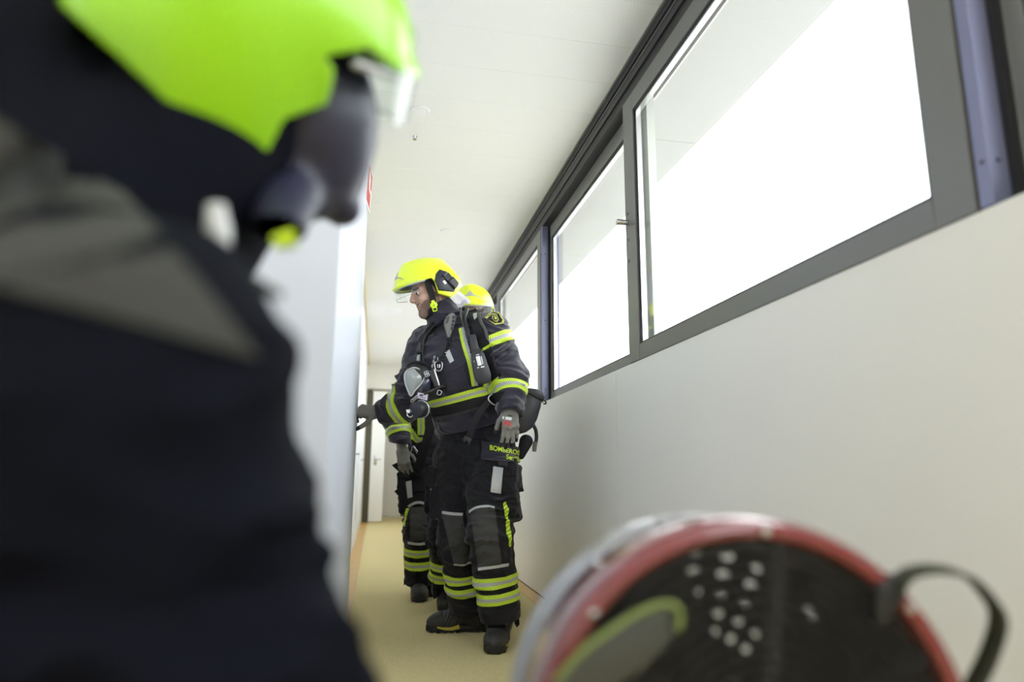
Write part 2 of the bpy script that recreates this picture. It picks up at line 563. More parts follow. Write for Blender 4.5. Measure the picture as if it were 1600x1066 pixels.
for k, y0 in enumerate((-2.6, 1.06, 4.72, 8.38)):
    w = struct(empty('window_%d' % (k + 1), (XR + 0.06, y0, ZS)))
    sash(w, XR - 0.004, XR + 0.036, y0 + 0.004, y0 + 1.90, 0.128, 0.102, True)
    sash(w, XR + 0.055, XR + 0.095, y0 + 1.74, y0 + 3.60, 0.035, 0.11, near='frame_reflection_tint')
    box('mullion', XR + 0.0, XR + 0.045, y0 + 3.628, y0 + 3.658, ZS + 0.004, 2.62, 'frame_sky_tint', w, 0.001)
    box('mullion_gasket', XR + 0.045, XR + 0.085, y0 + 3.61, y0 + 3.66, ZS + 0.004, 2.62, 'gasket', w)
    box('mullion_bead', XR + 0.062, XR + 0.070, y0 + 3.60, y0 + 3.61, ZS + 0.004, 2.62, 'bead', w)
    box('mullion_core', XR + 0.085, XR + 0.12, y0 + 3.60, y0 + 3.66, ZS + 0.004, 2.62, 'frame_sky_tint', w)
    for zz in (1.40, 1.9, 2.4):
        box('screw', XR - 0.001, XR + 0.002, y0 + 3.638, y0 + 3.646, zz, zz + 0.008, 'gasket', w)
        box('screw', XR + 0.018, XR + 0.026, y0 + 3.6265, y0 + 3.628, zz, zz + 0.008, 'gasket', w)
w = struct(box('wall_right_end', XR, XR + 0.16, 12.05, YE, ZS, 2.65, 'plaster'))

# outside: eaves over the windows, ground far below, low buildings
ev = struct(box('roof', XR + 0.13, 1.97, -4, 20, 2.95, 3.05, 'soffit'))
yy = 3.84 - 2.4 * 3
while yy < 18:
    box('soffit_panel', XR + 0.13, 1.965, yy + 0.002, yy + 2.398, 2.94, 2.95, 'soffit', ev)
    yy += 2.4
gr = struct(box('ground', 1.6, 160, -120, 160, -9.1, -9.0, 'concrete'))

# a low pale building across the street
bld = struct(box('building', 58, 74, 20, 74, -9.0, 5.2, 'plaster'))
box('parapet', 57.8, 74.2, 19.8, 74.2, 5.2, 6.0, 'concrete', bld)
for i in range(12):
    for z in (-1.0, 2.2):
        box('window', 57.95, 58.05, 22 + i * 4.3, 24.4 + i * 4.3, z, z + 1.7, 'frame', bld)
# ================================================================== SHAPE TOOLKIT: distance fields meshed by surface nets
_LAT = RNG.random((32, 32, 32)).astype(np.float32)

def vnoise(X, Y, Z):
    """smooth value noise in -1..1"""
    X, Y, Z = np.broadcast_arrays(X, Y, Z)
    xi, yi, zi = np.floor(X).astype(int), np.floor(Y).astype(int), np.floor(Z).astype(int)
    fx, fy, fz = X - xi, Y - yi, Z - zi
    fx, fy, fz = (f * f * (3 - 2 * f) for f in (fx, fy, fz))
    r = 0
    for a in (0, 1):
        for b in (0, 1):
            for c in (0, 1):
                w = (fx if a else 1 - fx) * (fy if b else 1 - fy) * (fz if c else 1 - fz)
                r = r + w * _LAT[(xi + a) % 32, (yi + b) % 32, (zi + c) % 32]
    return r * 2 - 1

def unit(v):
    v = np.array(v, float)
    return v / (np.linalg.norm(v) + 1e-12)

class Field:
    def __init__(s, lo, hi, h, axes=None):
        if axes is None:
            axes = [np.arange(lo[i] - 2 * h, hi[i] + 2 * h, h) for i in range(3)]
        s.ax = axes
        s.h = h
        s.D = np.full([len(a) for a in axes], 0.5, np.float32)

    def sub(s, lo, hi):
        sl = []
        for i in range(3):
            a = s.ax[i]
            i0 = max(0, np.searchsorted(a, lo[i]) - 1)
            i1 = min(len(a), np.searchsorted(a, hi[i]) + 1)
            sl.append(slice(i0, max(i1, i0 + 1)))
        g = np.meshgrid(*[s.ax[i][sl[i]] for i in range(3)], indexing='ij', sparse=True)
        return tuple(sl), g

    def put(s, fn, lo, hi, k=0.02, cut=False):
        lo, hi = np.array(lo) - k * 1.2 - 2 * s.h, np.array(hi) + k * 1.2 + 2 * s.h
        sl, g = s.sub(lo, hi)
        d = fn(*g).astype(np.float32)
        D = s.D[sl]
        if cut:
            d = -d
            h = np.maximum(k - np.abs(D - d), 0) / max(k, 1e-6)
            s.D[sl] = np.maximum(D, d) + h * h * k * 0.25
        else:
            h = np.maximum(k - np.abs(D - d), 0) / max(k, 1e-6)
            s.D[sl] = np.minimum(D, d) - h * h * k * 0.25

    def cone(s, a, b, ra, rb=None, k=0.02, flat=None, cut=False):
        """tapered round limb; flat = (axis, ratio): section is ratio times thinner along axis"""
        rb = ra if rb is None else rb
        a, b = np.array(a, float), np.array(b, float)
        ba = b - a
        L2 = ba.dot(ba) + 1e-12

        def fn(X, Y, Z):
            px, py, pz = X - a[0], Y - a[1], Z - a[2]
            t = np.clip((px * ba[0] + py * ba[1] + pz * ba[2]) / L2, 0, 1)
            qx, qy, qz = px - t * ba[0], py - t * ba[1], pz - t * ba[2]
            q2 = qx * qx + qy * qy + qz * qz
            if flat is not None:
                w, r = flat
                qw = qx * w[0] + qy * w[1] + qz * w[2]
                q2 = q2 + (r * r - 1) * qw * qw
            return np.sqrt(q2) - (ra + (rb - ra) * t)
        m = max(ra, rb)
        s.put(fn, np.minimum(a, b) - m, np.maximum(a, b) + m, k, cut)

    def ell(s, c, r, R=None, k=0.02, cut=False):
        c, r = np.array(c, float), np.array(r, float)
        R = np.eye(3) if R is None else np.array(R)     # columns are the local axes

        def fn(X, Y, Z):
            p = (X - c[0], Y - c[1], Z - c[2])
            k0 = k1 = 0
            for i in range(3):
                q = p[0] * R[0, i] + p[1] * R[1, i] + p[2] * R[2, i]
                k0 = k0 + (q / r[i]) ** 2
                k1 = k1 + (q / r[i] ** 2) ** 2
            k0, k1 = np.sqrt(k0), np.sqrt(k1) + 1e-9
            return k0 * (k0 - 1) / k1
        m = np.abs(R) @ r
        s.put(fn, c - m, c + m, k, cut)

    def rbox(s, c, half, R=None, rad=0.005, k=0.01, cut=False):
        c, half = np.array(c, float), np.array(half, float)
        R = np.eye(3) if R is None else np.array(R)

        def fn(X, Y, Z):
            p = (X - c[0], Y - c[1], Z - c[2])
            o2, mx = 0, -1e9
            for i in range(3):
                q = np.abs(p[0] * R[0, i] + p[1] * R[1, i] + p[2] * R[2, i]) - (half[i] - rad)
                o2 = o2 + np.maximum(q, 0) ** 2
                mx = np.maximum(mx, q)
            return np.sqrt(o2) + np.minimum(mx, 0) - rad
        m = np.abs(R) @ half
        s.put(fn, c - m, c + m, k, cut)

    def plane_cut(s, p, n, k=0.004):
        """remove everything on the side n points to"""
        p, n = np.array(p, float), unit(n)
        X, Y, Z = np.meshgrid(*s.ax, indexing='ij', sparse=True)
        d = (X - p[0]) * n[0] + (Y - p[1]) * n[1] + (Z - p[2]) * n[2]
        h = np.maximum(k - np.abs(s.D - d), 0) / k
        s.D = (np.maximum(s.D, d) + h * h * k * 0.25).astype(np.float32)

    def displace(s, fn, width=0.03):
        I = np.nonzero(np.abs(s.D) < width)
        s.D[I] += fn(s.ax[0][I[0]], s.ax[1][I[1]], s.ax[2][I[2]]).astype(np.float32)

    def mesh(s, name):
        D, ax = s.D, s.ax
        S = D < 0
        nx, ny, nz = D.shape
        cnt = np.zeros((nx - 1, ny - 1, nz - 1), np.int8)
        for a in (0, 1):
            for b in (0, 1):
                for c in (0, 1):
                    cnt += S[a:nx - 1 + a, b:ny - 1 + b, c:nz - 1 + c]
        act = np.nonzero((cnt > 0) & (cnt < 8))
        n = len(act[0])
        idx = np.full(cnt.shape, -1, np.int64)
        idx[act] = np.arange(n)
        acc = np.zeros((n, 3))
        num = np.zeros(n)
        I = np.array(act)
        for axis in range(3):
            o = [q for q in range(3) if q != axis]
            for a in (0, 1):
                for b in (0, 1):
                    p0 = I.copy()
                    p0[o[0]] += a
                    p0[o[1]] += b
                    p1 = p0.copy()
                    p1[axis] += 1
                    d0, d1 = D[tuple(p0)], D[tuple(p1)]
                    m = (d0 < 0) != (d1 < 0)
                    t = np.where(m, d0 / np.where(m, d0 - d1, 1), 0)
                    P = np.empty((n, 3))
                    for q in range(3):
                        P[:, q] = ax[q][p0[q]]
                    P[:, axis] += t * (ax[axis][p1[axis]] - ax[axis][p0[axis]])
                    acc[m] += P[m]
                    num[m] += 1
        V = acc / np.maximum(num, 1)[:, None]
        F = []
        for axis in range(3):
            u, v = (axis + 1) % 3, (axis + 2) % 3
            s0 = [slice(None)] * 3
            s1 = [slice(None)] * 3
            s0[axis], s1[axis] = slice(0, -1), slice(1, None)
            e = np.array(np.nonzero(S[tuple(s0)] != S[tuple(s1)]))
            ok = (e[u] > 0) & (e[v] > 0) & (e[u] < D.shape[u] - 1) & (e[v] < D.shape[v] - 1)
            e = e[:, ok]
            inside = S[tuple(e)]
            q = []
            for du, dv in ((-1, -1), (0, -1), (0, 0), (-1, 0)):
                c = e.copy()
                c[u] += du
                c[v] += dv
                q.append(idx[tuple(c)])
            q = np.array(q).T
            q[~inside] = q[~inside][:, ::-1]
            F.append(q)
        F = np.concatenate(F)
        me = bpy.data.meshes.new(name)
        me.vertices.add(n)
        me.vertices.foreach_set('co', V.astype(np.float32).ravel())
        me.loops.add(F.size)
        me.loops.foreach_set('vertex_index', F.astype(np.int32).ravel())
        me.polygons.add(len(F))
        me.polygons.foreach_set('loop_start', np.arange(0, F.size, 4, dtype=np.int32))
        me.update(calc_edges=True)
        me.validate()
        me.shade_smooth()
        return me

def box_of(pts, pad):
    P = np.array(pts)
    return P.min(0) - pad, P.max(0) + pad

def centroids(me):
    c = np.empty(len(me.polygons) * 3, np.float32)
    me.polygons.foreach_get('center', c)
    return c.reshape(-1, 3)

def normals(me):
    c = np.empty(len(me.polygons) * 3, np.float32)
    me.polygons.foreach_get('normal', c)
    return c.reshape(-1, 3)

def set_slots(me, slots):
    me.polygons.foreach_set('material_index', np.asarray(slots, np.int32))

def bvh(*meshes):
    vs, fs, o = [], [], 0
    for me in meshes:
        vs += [v.co.copy() for v in me.vertices]
        fs += [tuple(i + o for i in p.vertices) for p in me.polygons]
        o = len(vs)
    return BVHTree.FromPolygons(vs, fs)

# ---------------------------------------------------------------- cloth tape, straps, patches that follow a surface
def see(T, x, y, fallback=3.5):
    d = unit(ray(x, y))
    h = T.ray_cast(Vector(EYE), Vector(d))
    if h[0] is None:
        return at(x, y, fallback), -d
    n = np.array(h[1])
    if n.dot(d) > 0:
        n = -n
    return np.array(h[0]), n

def strip_mesh(P, N, width, off, thick, name, closed=False, uvs=40.0):
    P, N = np.array(P), np.array(N)
    k = len(P)
    w = np.broadcast_to(np.asarray(width, float), (k,))
    bm = bmesh.new()
    uvl = bm.loops.layers.uv.new('UVMap')
    rows, us, u = [], [], 0.0
    for i in range(k):
        t = (P[(i + 1) % k] - P[i - 1]) if closed else (P[min(i + 1, k - 1)] - P[max(i - 1, 0)])
        s = unit(np.cross(N[i], t))
        if i:
            u += np.linalg.norm(P[i] - P[i - 1])
        us.append(u * uvs)
        b = P[i] + N[i] * (off - thick)
        q = P[i] + N[i] * off
        rows.append([bm.verts.new(b - s * w[i] / 2), bm.verts.new(q - s * (w[i] / 2 - 0.0008)), bm.verts.new(q + s * (w[i] / 2 - 0.0008)), bm.verts.new(b + s * w[i] / 2)])
    vv = (0.0, 0.02, 0.98, 1.0)
    for i in range(k if closed else k - 1):
        j = (i + 1) % k
        uj = us[j] if j else us[-1] + np.linalg.norm(P[0] - P[-1]) * uvs
        for c in range(3):
            f = bm.faces.new((rows[i][c], rows[j][c], rows[j][c + 1], rows[i][c + 1]))
            for lp, (a, b) in zip(f.loops, ((us[i], vv[c]), (uj, vv[c]), (uj, vv[c + 1]), (us[i], vv[c + 1]))):
                lp[uvl].uv = (a, b)
    if not closed:
        bm.faces.new(rows[0])
        bm.faces.new(rows[-1][::-1])
    return bm_mesh(bm, name, angle=60)

def strap_px(name, T, pts, width, m, parent, off=0.006, thick=0.006, n=24, fb=3.5, smooth=2, uvs=40.0, lift=None):
    """band that lies on surface T along a path of picture points"""
    S = spline(np.array(pts, float), n)
    P, N = zip(*[see(T, x, y, fb) for x, y in S])
    P, N = np.array(P), np.array(N)
    for _ in range(smooth):
        P[1:-1] = (P[:-2] + 2 * P[1:-1] + P[2:]) / 4
        N[1:-1] = N[:-2] + 2 * N[1:-1] + N[2:]
    N = N / np.linalg.norm(N, axis=1)[:, None]
    return link(name, strip_mesh(P, N, width, off, thick, name, False, uvs), m, parent)

def band(name, T, c, axis, width, m, parent, r=0.25, off=0.0045, n=72, ref=None, smooth=1, uvs=40.0, arc=None):
    """tape round a limb of surface T at point c"""
    a, s, u = frame_axes(axis, ref)
    th = np.linspace(0, 2 * math.pi, n, endpoint=False) if arc is None else np.linspace(arc[0], arc[1], n)
    D = [math.cos(t) * s + math.sin(t) * u for t in th]
    rows = np.linspace(-0.5, 0.5, 7)
    G = np.full((n, 7), np.nan)
    for i, d in enumerate(D):
        for j, q in enumerate(rows):
            o = c + a * (q * width)
            h = T.ray_cast(Vector(o + d * r), Vector(-d))
            if h[0] is not None:
                e = (h[0] - Vector(o)).dot(Vector(d))
                if e > 0.01:
                    G[i, j] = e
    if np.all(np.isnan(G)):
        return None
    med = np.nanmedian(G)
    G[np.isnan(G) | (G > 1.5 * med)] = med
    for _ in range(smooth):
        G = (np.roll(G, 1, 0) + 2 * G + np.roll(G, -1, 0)) / 4 if arc is None else G
    G = np.maximum(G, (np.roll(G, 1, 0) + np.roll(G, -1, 0)) / 2) if arc is None else G
    P = np.array([[c + a * (q * width) + D[i] * (G[i, j] + off) for j, q in enumerate(rows)] for i in range(n)])
    Nn = np.array([[D[i]] * 7 for i in range(n)])
    return link(name, sheet_mesh(P, Nn, off + 0.003, name, arc is None, uvs), m, parent)

def sheet_mesh(P, N, skirt, name, closed=False, uvs=40.0):
    """tape built from rows of points (length, across) with edges turned down to the cloth"""
    k, w = P.shape[:2]
    bm = bmesh.new()
    uvl = bm.loops.layers.uv.new('UVMap')
    us = np.concatenate([[0], np.cumsum(np.linalg.norm(np.diff(P[:, w // 2], axis=0), axis=1))]) * uvs
    ex = np.concatenate([P[:, :1] - N[:, :1] * skirt, P, P[:, -1:] - N[:, -1:] * skirt], axis=1)
    vs = [[bm.verts.new(q) for q in row] for row in ex]
    vv = [0.0] + list(np.linspace(0, 1, w)) + [1.0]
    for i in range(k if closed else k - 1):
        j = (i + 1) % k
        uj = us[j] if j else us[-1] + np.linalg.norm(P[0, w // 2] - P[-1, w // 2]) * uvs
        for c in range(w + 1):
            f = bm.faces.new((vs[i][c], vs[j][c], vs[j][c + 1], vs[i][c + 1]))
            for lp, q in zip(f.loops, ((us[i], vv[c]), (uj, vv[c]), (uj, vv[c + 1]), (us[i], vv[c + 1]))):
                lp[uvl].uv = q
    return bm_mesh(bm, name, angle=60)

def tape_px(name, T, pts, width, m, parent, off=0.004, n=32, fb=3.5, smooth=3, uvs=40.0):
    """tape along a path of picture points, following the folds of surface T right across its width"""
    S = spline(np.array(pts, float), n)
    P, N = zip(*[see(T, x, y, fb) for x, y in S])
    P, N = np.array(P), np.array(N)
    for _ in range(smooth):
        P[1:-1] = (P[:-2] + 2 * P[1:-1] + P[2:]) / 4
        N[1:-1] = N[:-2] + 2 * N[1:-1] + N[2:]
        N = N / np.linalg.norm(N, axis=1)[:, None]
    k = len(P)
    out = np.zeros((k, 7, 3))
    NN = np.zeros((k, 7, 3))
    w = np.broadcast_to(np.asarray(width, float), (k,))
    for i in range(k):
        t = P[min(i + 1, k - 1)] - P[max(i - 1, 0)]
        s = unit(np.cross(N[i], t))
        for j, q in enumerate(np.linspace(-0.5, 0.5, 7)):
            o = P[i] + s * (q * w[i])
            h = T.ray_cast(Vector(o + N[i] * 0.05), Vector(-N[i]), 0.09)
            z = (np.array(h[0]) - o).dot(N[i]) if h[0] is not None else 0.0
            out[i, j] = o + N[i] * (z + off)
            NN[i, j] = N[i]
    return link(name, sheet_mesh(out, NN, off + 0.003, name, False, uvs), m, parent)

def patch_px(name, T, quad, m, parent, off=0.003, nu=8, nv=8, thick=0.003, fb=3.5, smooth=2):
    """cloth panel that hugs surface T over a quad of picture points (TL, TR, BR, BL)"""
    q = np.array(quad, float)
    bm = bmesh.new()
    uvl = bm.loops.layers.uv.new('UVMap')
    g = []
    for j in range(nv + 1):
        row = []
        for i in range(nu + 1):
            a, b = i / nu, j / nv
            p = (q[0] * (1 - a) + q[1] * a) * (1 - b) + (q[3] * (1 - a) + q[2] * a) * b
            P, N = see(T, p[0], p[1], fb)
            row.append((P, N))
        g.append(row)
    A = np.array([[p for p, _ in r] for r in g])
    B = np.array([[q for _, q in r] for r in g])
    for _ in range(smooth):
        for Q in (A, B):
            Q[1:-1, :] = (Q[:-2, :] + 2 * Q[1:-1, :] + Q[2:, :]) / 4
            Q[:, 1:-1] = (Q[:, :-2] + 2 * Q[:, 1:-1] + Q[:, 2:]) / 4
    g = [[(A[j, i], unit(B[j, i])) for i in range(nu + 1)] for j in range(nv + 1)]
    top = [[bm.verts.new(P + N * off) for P, N in r] for r in g]
    low = [[bm.verts.new(P + N * (off - thick)) for P, N in r] for r in g]
    for j in range(nv):
        for i in range(nu):
            f = bm.faces.new((top[j][i], top[j][i + 1], top[j + 1][i + 1], top[j + 1][i]))
            for lp, (a, b) in zip(f.loops, ((i, j), (i + 1, j), (i + 1, j + 1), (i, j + 1))):
                lp[uvl].uv = (a / nu, 1 - b / nv)
    ring = [(0, i) for i in range(nu)] + [(j, nu) for j in range(nv)] + [(nv, i) for i in range(nu, 0, -1)] + [(j, 0) for j in range(nv, 0, -1)]
    for (a, b), (c, d) in zip(ring, ring[1:] + ring[:1]):
        bm.faces.new((top[a][b], top[c][d], low[c][d], low[a][b]))
    return link(name, bm_mesh(bm, name, angle=50), m, parent)

def outline_px(name, T, poly, m, parent, off=0.004, fb=3.5, thick=0.002):
    """small flat shape on surface T from a picture outline"""
    bm = bmesh.new()
    top, low = [], []
    for x, y in poly:
        P, N = see(T, x, y, fb)
        top.append(bm.verts.new(P + N * off))
        low.append(bm.verts.new(P + N * (off - thick)))
    bm.faces.new(top)
    k = len(top)
    for i in range(k):
        bm.faces.new((top[i], top[(i + 1) % k], low[(i + 1) % k], low[i]))
    bmesh.ops.triangulate(bm, faces=[f for f in bm.faces if len(f.verts) > 4])
    return link(name, bm_mesh(bm, name, angle=50), m, parent)

def text_px(name, T, body, quad, m, parent, off=0.005, fb=3.5, bold=0.0):
    """lettering sewn on surface T inside a quad of picture points (TL, TR, BR, BL)"""
    cu = bpy.data.curves.new(name, 'FONT')
    cu.body = body
    cu.offset = bold
    o = bpy.data.objects.new('t', cu)
    COL.objects.link(o)
    dg = bpy.context.evaluated_depsgraph_get()
    me = bpy.data.meshes.new_from_object(o.evaluated_get(dg))
    bpy.data.objects.remove(o)
    co = np.array([v.co[:2] for v in me.vertices])
    lo, hi = co.min(0), co.max(0)
    q = np.array(quad, float)
    for v, c in zip(me.vertices, co):
        a, b = (c - lo) / (hi - lo)
        b = 1 - b
        p = (q[0] * (1 - a) + q[1] * a) * (1 - b) + (q[3] * (1 - a) + q[2] * a) * b
        P, N = see(T, p[0], p[1], fb)
        v.co = P + N * off
    me.name = name
    me.materials.clear()
    return link(name, me, m, parent)

# ---------------------------------------------------------------- materials of the fire kit
M['navy'] = mat('navy_fabric', (0.021, 0.0185, 0.035), 0.78, noise=0.2, nscale=40, bump=0.35, bscale=500, sheen=0.35, spec=0.35, wrinkle=1.0)
M['navy_dark'] = mat('dark_fabric', (0.013, 0.013, 0.017), 0.85, noise=0.2, nscale=40, bump=0.3, bscale=500, sheen=0.08, spec=0.25, wrinkle=1.0)
M['knee'] = mat('knee_patch_fabric', (0.058, 0.058, 0.057), 0.85, noise=0.25, nscale=25, bump=0.3, bscale=700, sheen=0.1, spec=0.25, wrinkle=1.0)
M['yoke'] = mat('grey_yoke_fabric', (0.10, 0.10, 0.09), 0.85, noise=0.1, nscale=60, bump=0.3, bscale=700)
M['shaded_cloth'] = mat('shaded_fabric', (0.0048, 0.0055, 0.010), 0.85, noise=0.2, nscale=40, bump=0.3, bscale=500, spec=0.06)  # navy cloth darkened, foreground shade put into its colour
M['webbing'] = mat('black_webbing', (0.012, 0.012, 0.014), 0.7, bump=0.4, bscale=900, spec=0.3)
M['rubber'] = mat('black_rubber', (0.012, 0.012, 0.014), 0.42)
M['plastic'] = mat('dark_plastic', (0.022, 0.023, 0.032), 0.35, noise=0.1, nscale=20)
M['grey_plastic'] = mat('grey_plastic', (0.16, 0.16, 0.15), 0.45)
M['skin'] = mat('skin', (0.60, 0.37, 0.28), 0.5, noise=0.08, nscale=40, bump=0.1, bscale=300)
M['beard'] = mat('beard', (0.24, 0.155, 0.12), 0.8, noise=0.6, nscale=420)
M['lips'] = mat('lips', (0.40, 0.19, 0.16), 0.45)
M['hair'] = mat('hair', (0.02, 0.015, 0.012), 0.6)
M['eye'] = mat('eye', (0.7, 0.68, 0.65), 0.2)
M['iris'] = mat('iris', (0.03, 0.02, 0.015), 0.2)
M['helmet'] = mat('fluorescent_yellow_shell', (0.80, 0.93, 0.03), 0.32, coat=0.25)
M['helmet_lime'] = mat('lime_shell', (0.30, 0.66, 0.002), 0.32, coat=0.3)
M['fluo'] = mat('fluorescent_plastic', (0.62, 0.85, 0.02), 0.4)
M['silver_cloth'] = mat('aluminised_cloth', (0.84, 0.82, 0.88), 0.5, metal=0.1, bump=0.5, bscale=60)
M['reflective'] = mat('grey_reflective', (0.48, 0.49, 0.49), 0.45, metal=0.2, noise=0.1, nscale=300)
M['glove'] = mat('grey_knit', (0.235, 0.225, 0.215), 0.85, noise=0.35, nscale=260, bump=0.4, bscale=700)
M['glove_dark'] = mat('glove_coating', (0.022, 0.021, 0.022), 0.6, bump=0.3, bscale=600)
M['visor'] = glass_mat('visor', (0.93, 0.97, 0.95), 0.02)
M['sole'] = mat('boot_sole', (0.014, 0.014, 0.014), 0.6, bump=0.3, bscale=200)
M['leather'] = mat('boot_leather', (0.028, 0.027, 0.027), 0.48, noise=0.5, nscale=25, bump=0.8, bscale=160)
M['boot_yellow'] = mat('boot_yellow', (0.50, 0.42, 0.05), 0.5)

def tape_mat(name, lo=0.34, hi=0.66, freq=1.0, slant=0.9, yellow=(0.70, 0.95, 0.05), silver=(0.52, 0.53, 0.56), wide=0.2):
    m, nt, b = nodes_of(name)
    N, L = nt.nodes, nt.links
    b.inputs['Roughness'].default_value = 0.5
    uv = N.new('ShaderNodeUVMap')
    sp = N.new('ShaderNodeSeparateXYZ')
    L.new(uv.outputs[0], sp.inputs[0])

    def math_n(op, a, v=None, b2=None):
        q = N.new('ShaderNodeMath')
        q.operation = op
        L.new(a, q.inputs[0])
        if v is not None:
            q.inputs[1].default_value = v
        if b2 is not None:
            L.new(b2, q.inputs[1])
        return q.outputs[0]
    up = math_n('GREATER_THAN', sp.outputs['Y'], lo)
    dn = math_n('LESS_THAN', sp.outputs['Y'], hi)
    mid = math_n('MULTIPLY', up, None, dn)
    mx = N.new('ShaderNodeMix')
    mx.data_type = 'RGBA'
    mx.inputs[6].default_value = (*yellow, 1)
    mx.inputs[7].default_value = (*silver, 1)
    L.new(mid, mx.inputs[0])
    sl = math_n('MULTIPLY', sp.outputs['Y'], slant)
    d = math_n('ADD', math_n('MULTIPLY', sp.outputs['X'], freq), None, sl)
    fr = math_n('LESS_THAN', math_n('FRACT', d), wide)
    m2 = N.new('ShaderNodeMix')
    m2.data_type = 'RGBA'
    L.new(fr, m2.inputs[0])
    L.new(mx.outputs[2], m2.inputs[6])
    m2.inputs[7].default_value = (0.05, 0.07, 0.02, 1)
    L.new(m2.outputs[2], b.inputs['Base Color'])
    return m
M['tape'] = tape_mat('hatched_reflective_tape', freq=2.7, slant=2.6)
M['tape_half'] = tape_mat('two_tone_tape', lo=0.5, hi=1.1, freq=2.7, slant=0.8)
M['braid'] = tape_mat('yellow_braid', lo=2, hi=3, freq=1.2, slant=0.6)
M['piping'] = tape_mat('pale_piping', lo=-1, hi=3, freq=3.0, slant=0.5, silver=(0.55, 0.55, 0.55), wide=0.0)
# ================================================================== FIREFIGHTERS
def poly_dist(P, U, V):
    """signed distance to a polygon in the U, V plane (negative inside)"""
    P = np.array(P, float)
    d2 = 1e9
    ins = False
    k = len(P)
    for i in range(k):
        a, b = P[i], P[(i + 1) % k]
        e = b - a
        wx, wy = U - a[0], V - a[1]
        t = np.clip((wx * e[0] + wy * e[1]) / (e.dot(e) + 1e-12), 0, 1)
        d2 = np.minimum(d2, (wx - t * e[0]) ** 2 + (wy - t * e[1]) ** 2)
        c = ((a[1] > V) != (b[1] > V)) & (U < (b[0] - a[0]) * (V - a[1]) / ((b[1] - a[1]) if b[1] != a[1] else 1e-9) + a[0])
        ins = ins ^ c
    return np.sqrt(d2) * np.where(ins, -1, 1)

def to_world(me, O, R):
    """local vertices -> world through frame R (columns) at O"""
    co = np.empty(len(me.vertices) * 3, np.float32)
    me.vertices.foreach_get('co', co)
    co = co.reshape(-1, 3) @ np.array(R).T + np.array(O)
    me.vertices.foreach_set('co', co.astype(np.float32).ravel())
    me.update()
    return me

def head_frame(yawdir, pitch, roll=0.0):
    f0 = unit([yawdir[0], yawdir[1], 0])
    l0 = np.array([-f0[1], f0[0], 0])
    u0 = np.array([0, 0, 1.0])
    f = f0 * math.cos(pitch) - u0 * math.sin(pitch)
    u = np.cross(f, l0)
    l, u = l0 * math.cos(roll) + u * math.sin(roll), u * math.cos(roll) - l0 * math.sin(roll)
    return np.array([f, l, u]).T

HELMET_CUT = [(0.24, 0.035), (0.10, 0.036), (0.022, 0.040), (0.010, 0.020), (0.004, -0.044), (-0.056, -0.078), (-0.088, -0.066), (-0.120, -0.044), (-0.175, -0.020), (-0.3, 0.0), (-0.3, 0.4), (0.24, 0.4)]
MODULE = [(0.014, 0.044), (-0.036, 0.075), (-0.078, 0.046), (-0.110, -0.020), (-0.076, -0.056), (0.002, -0.030)]

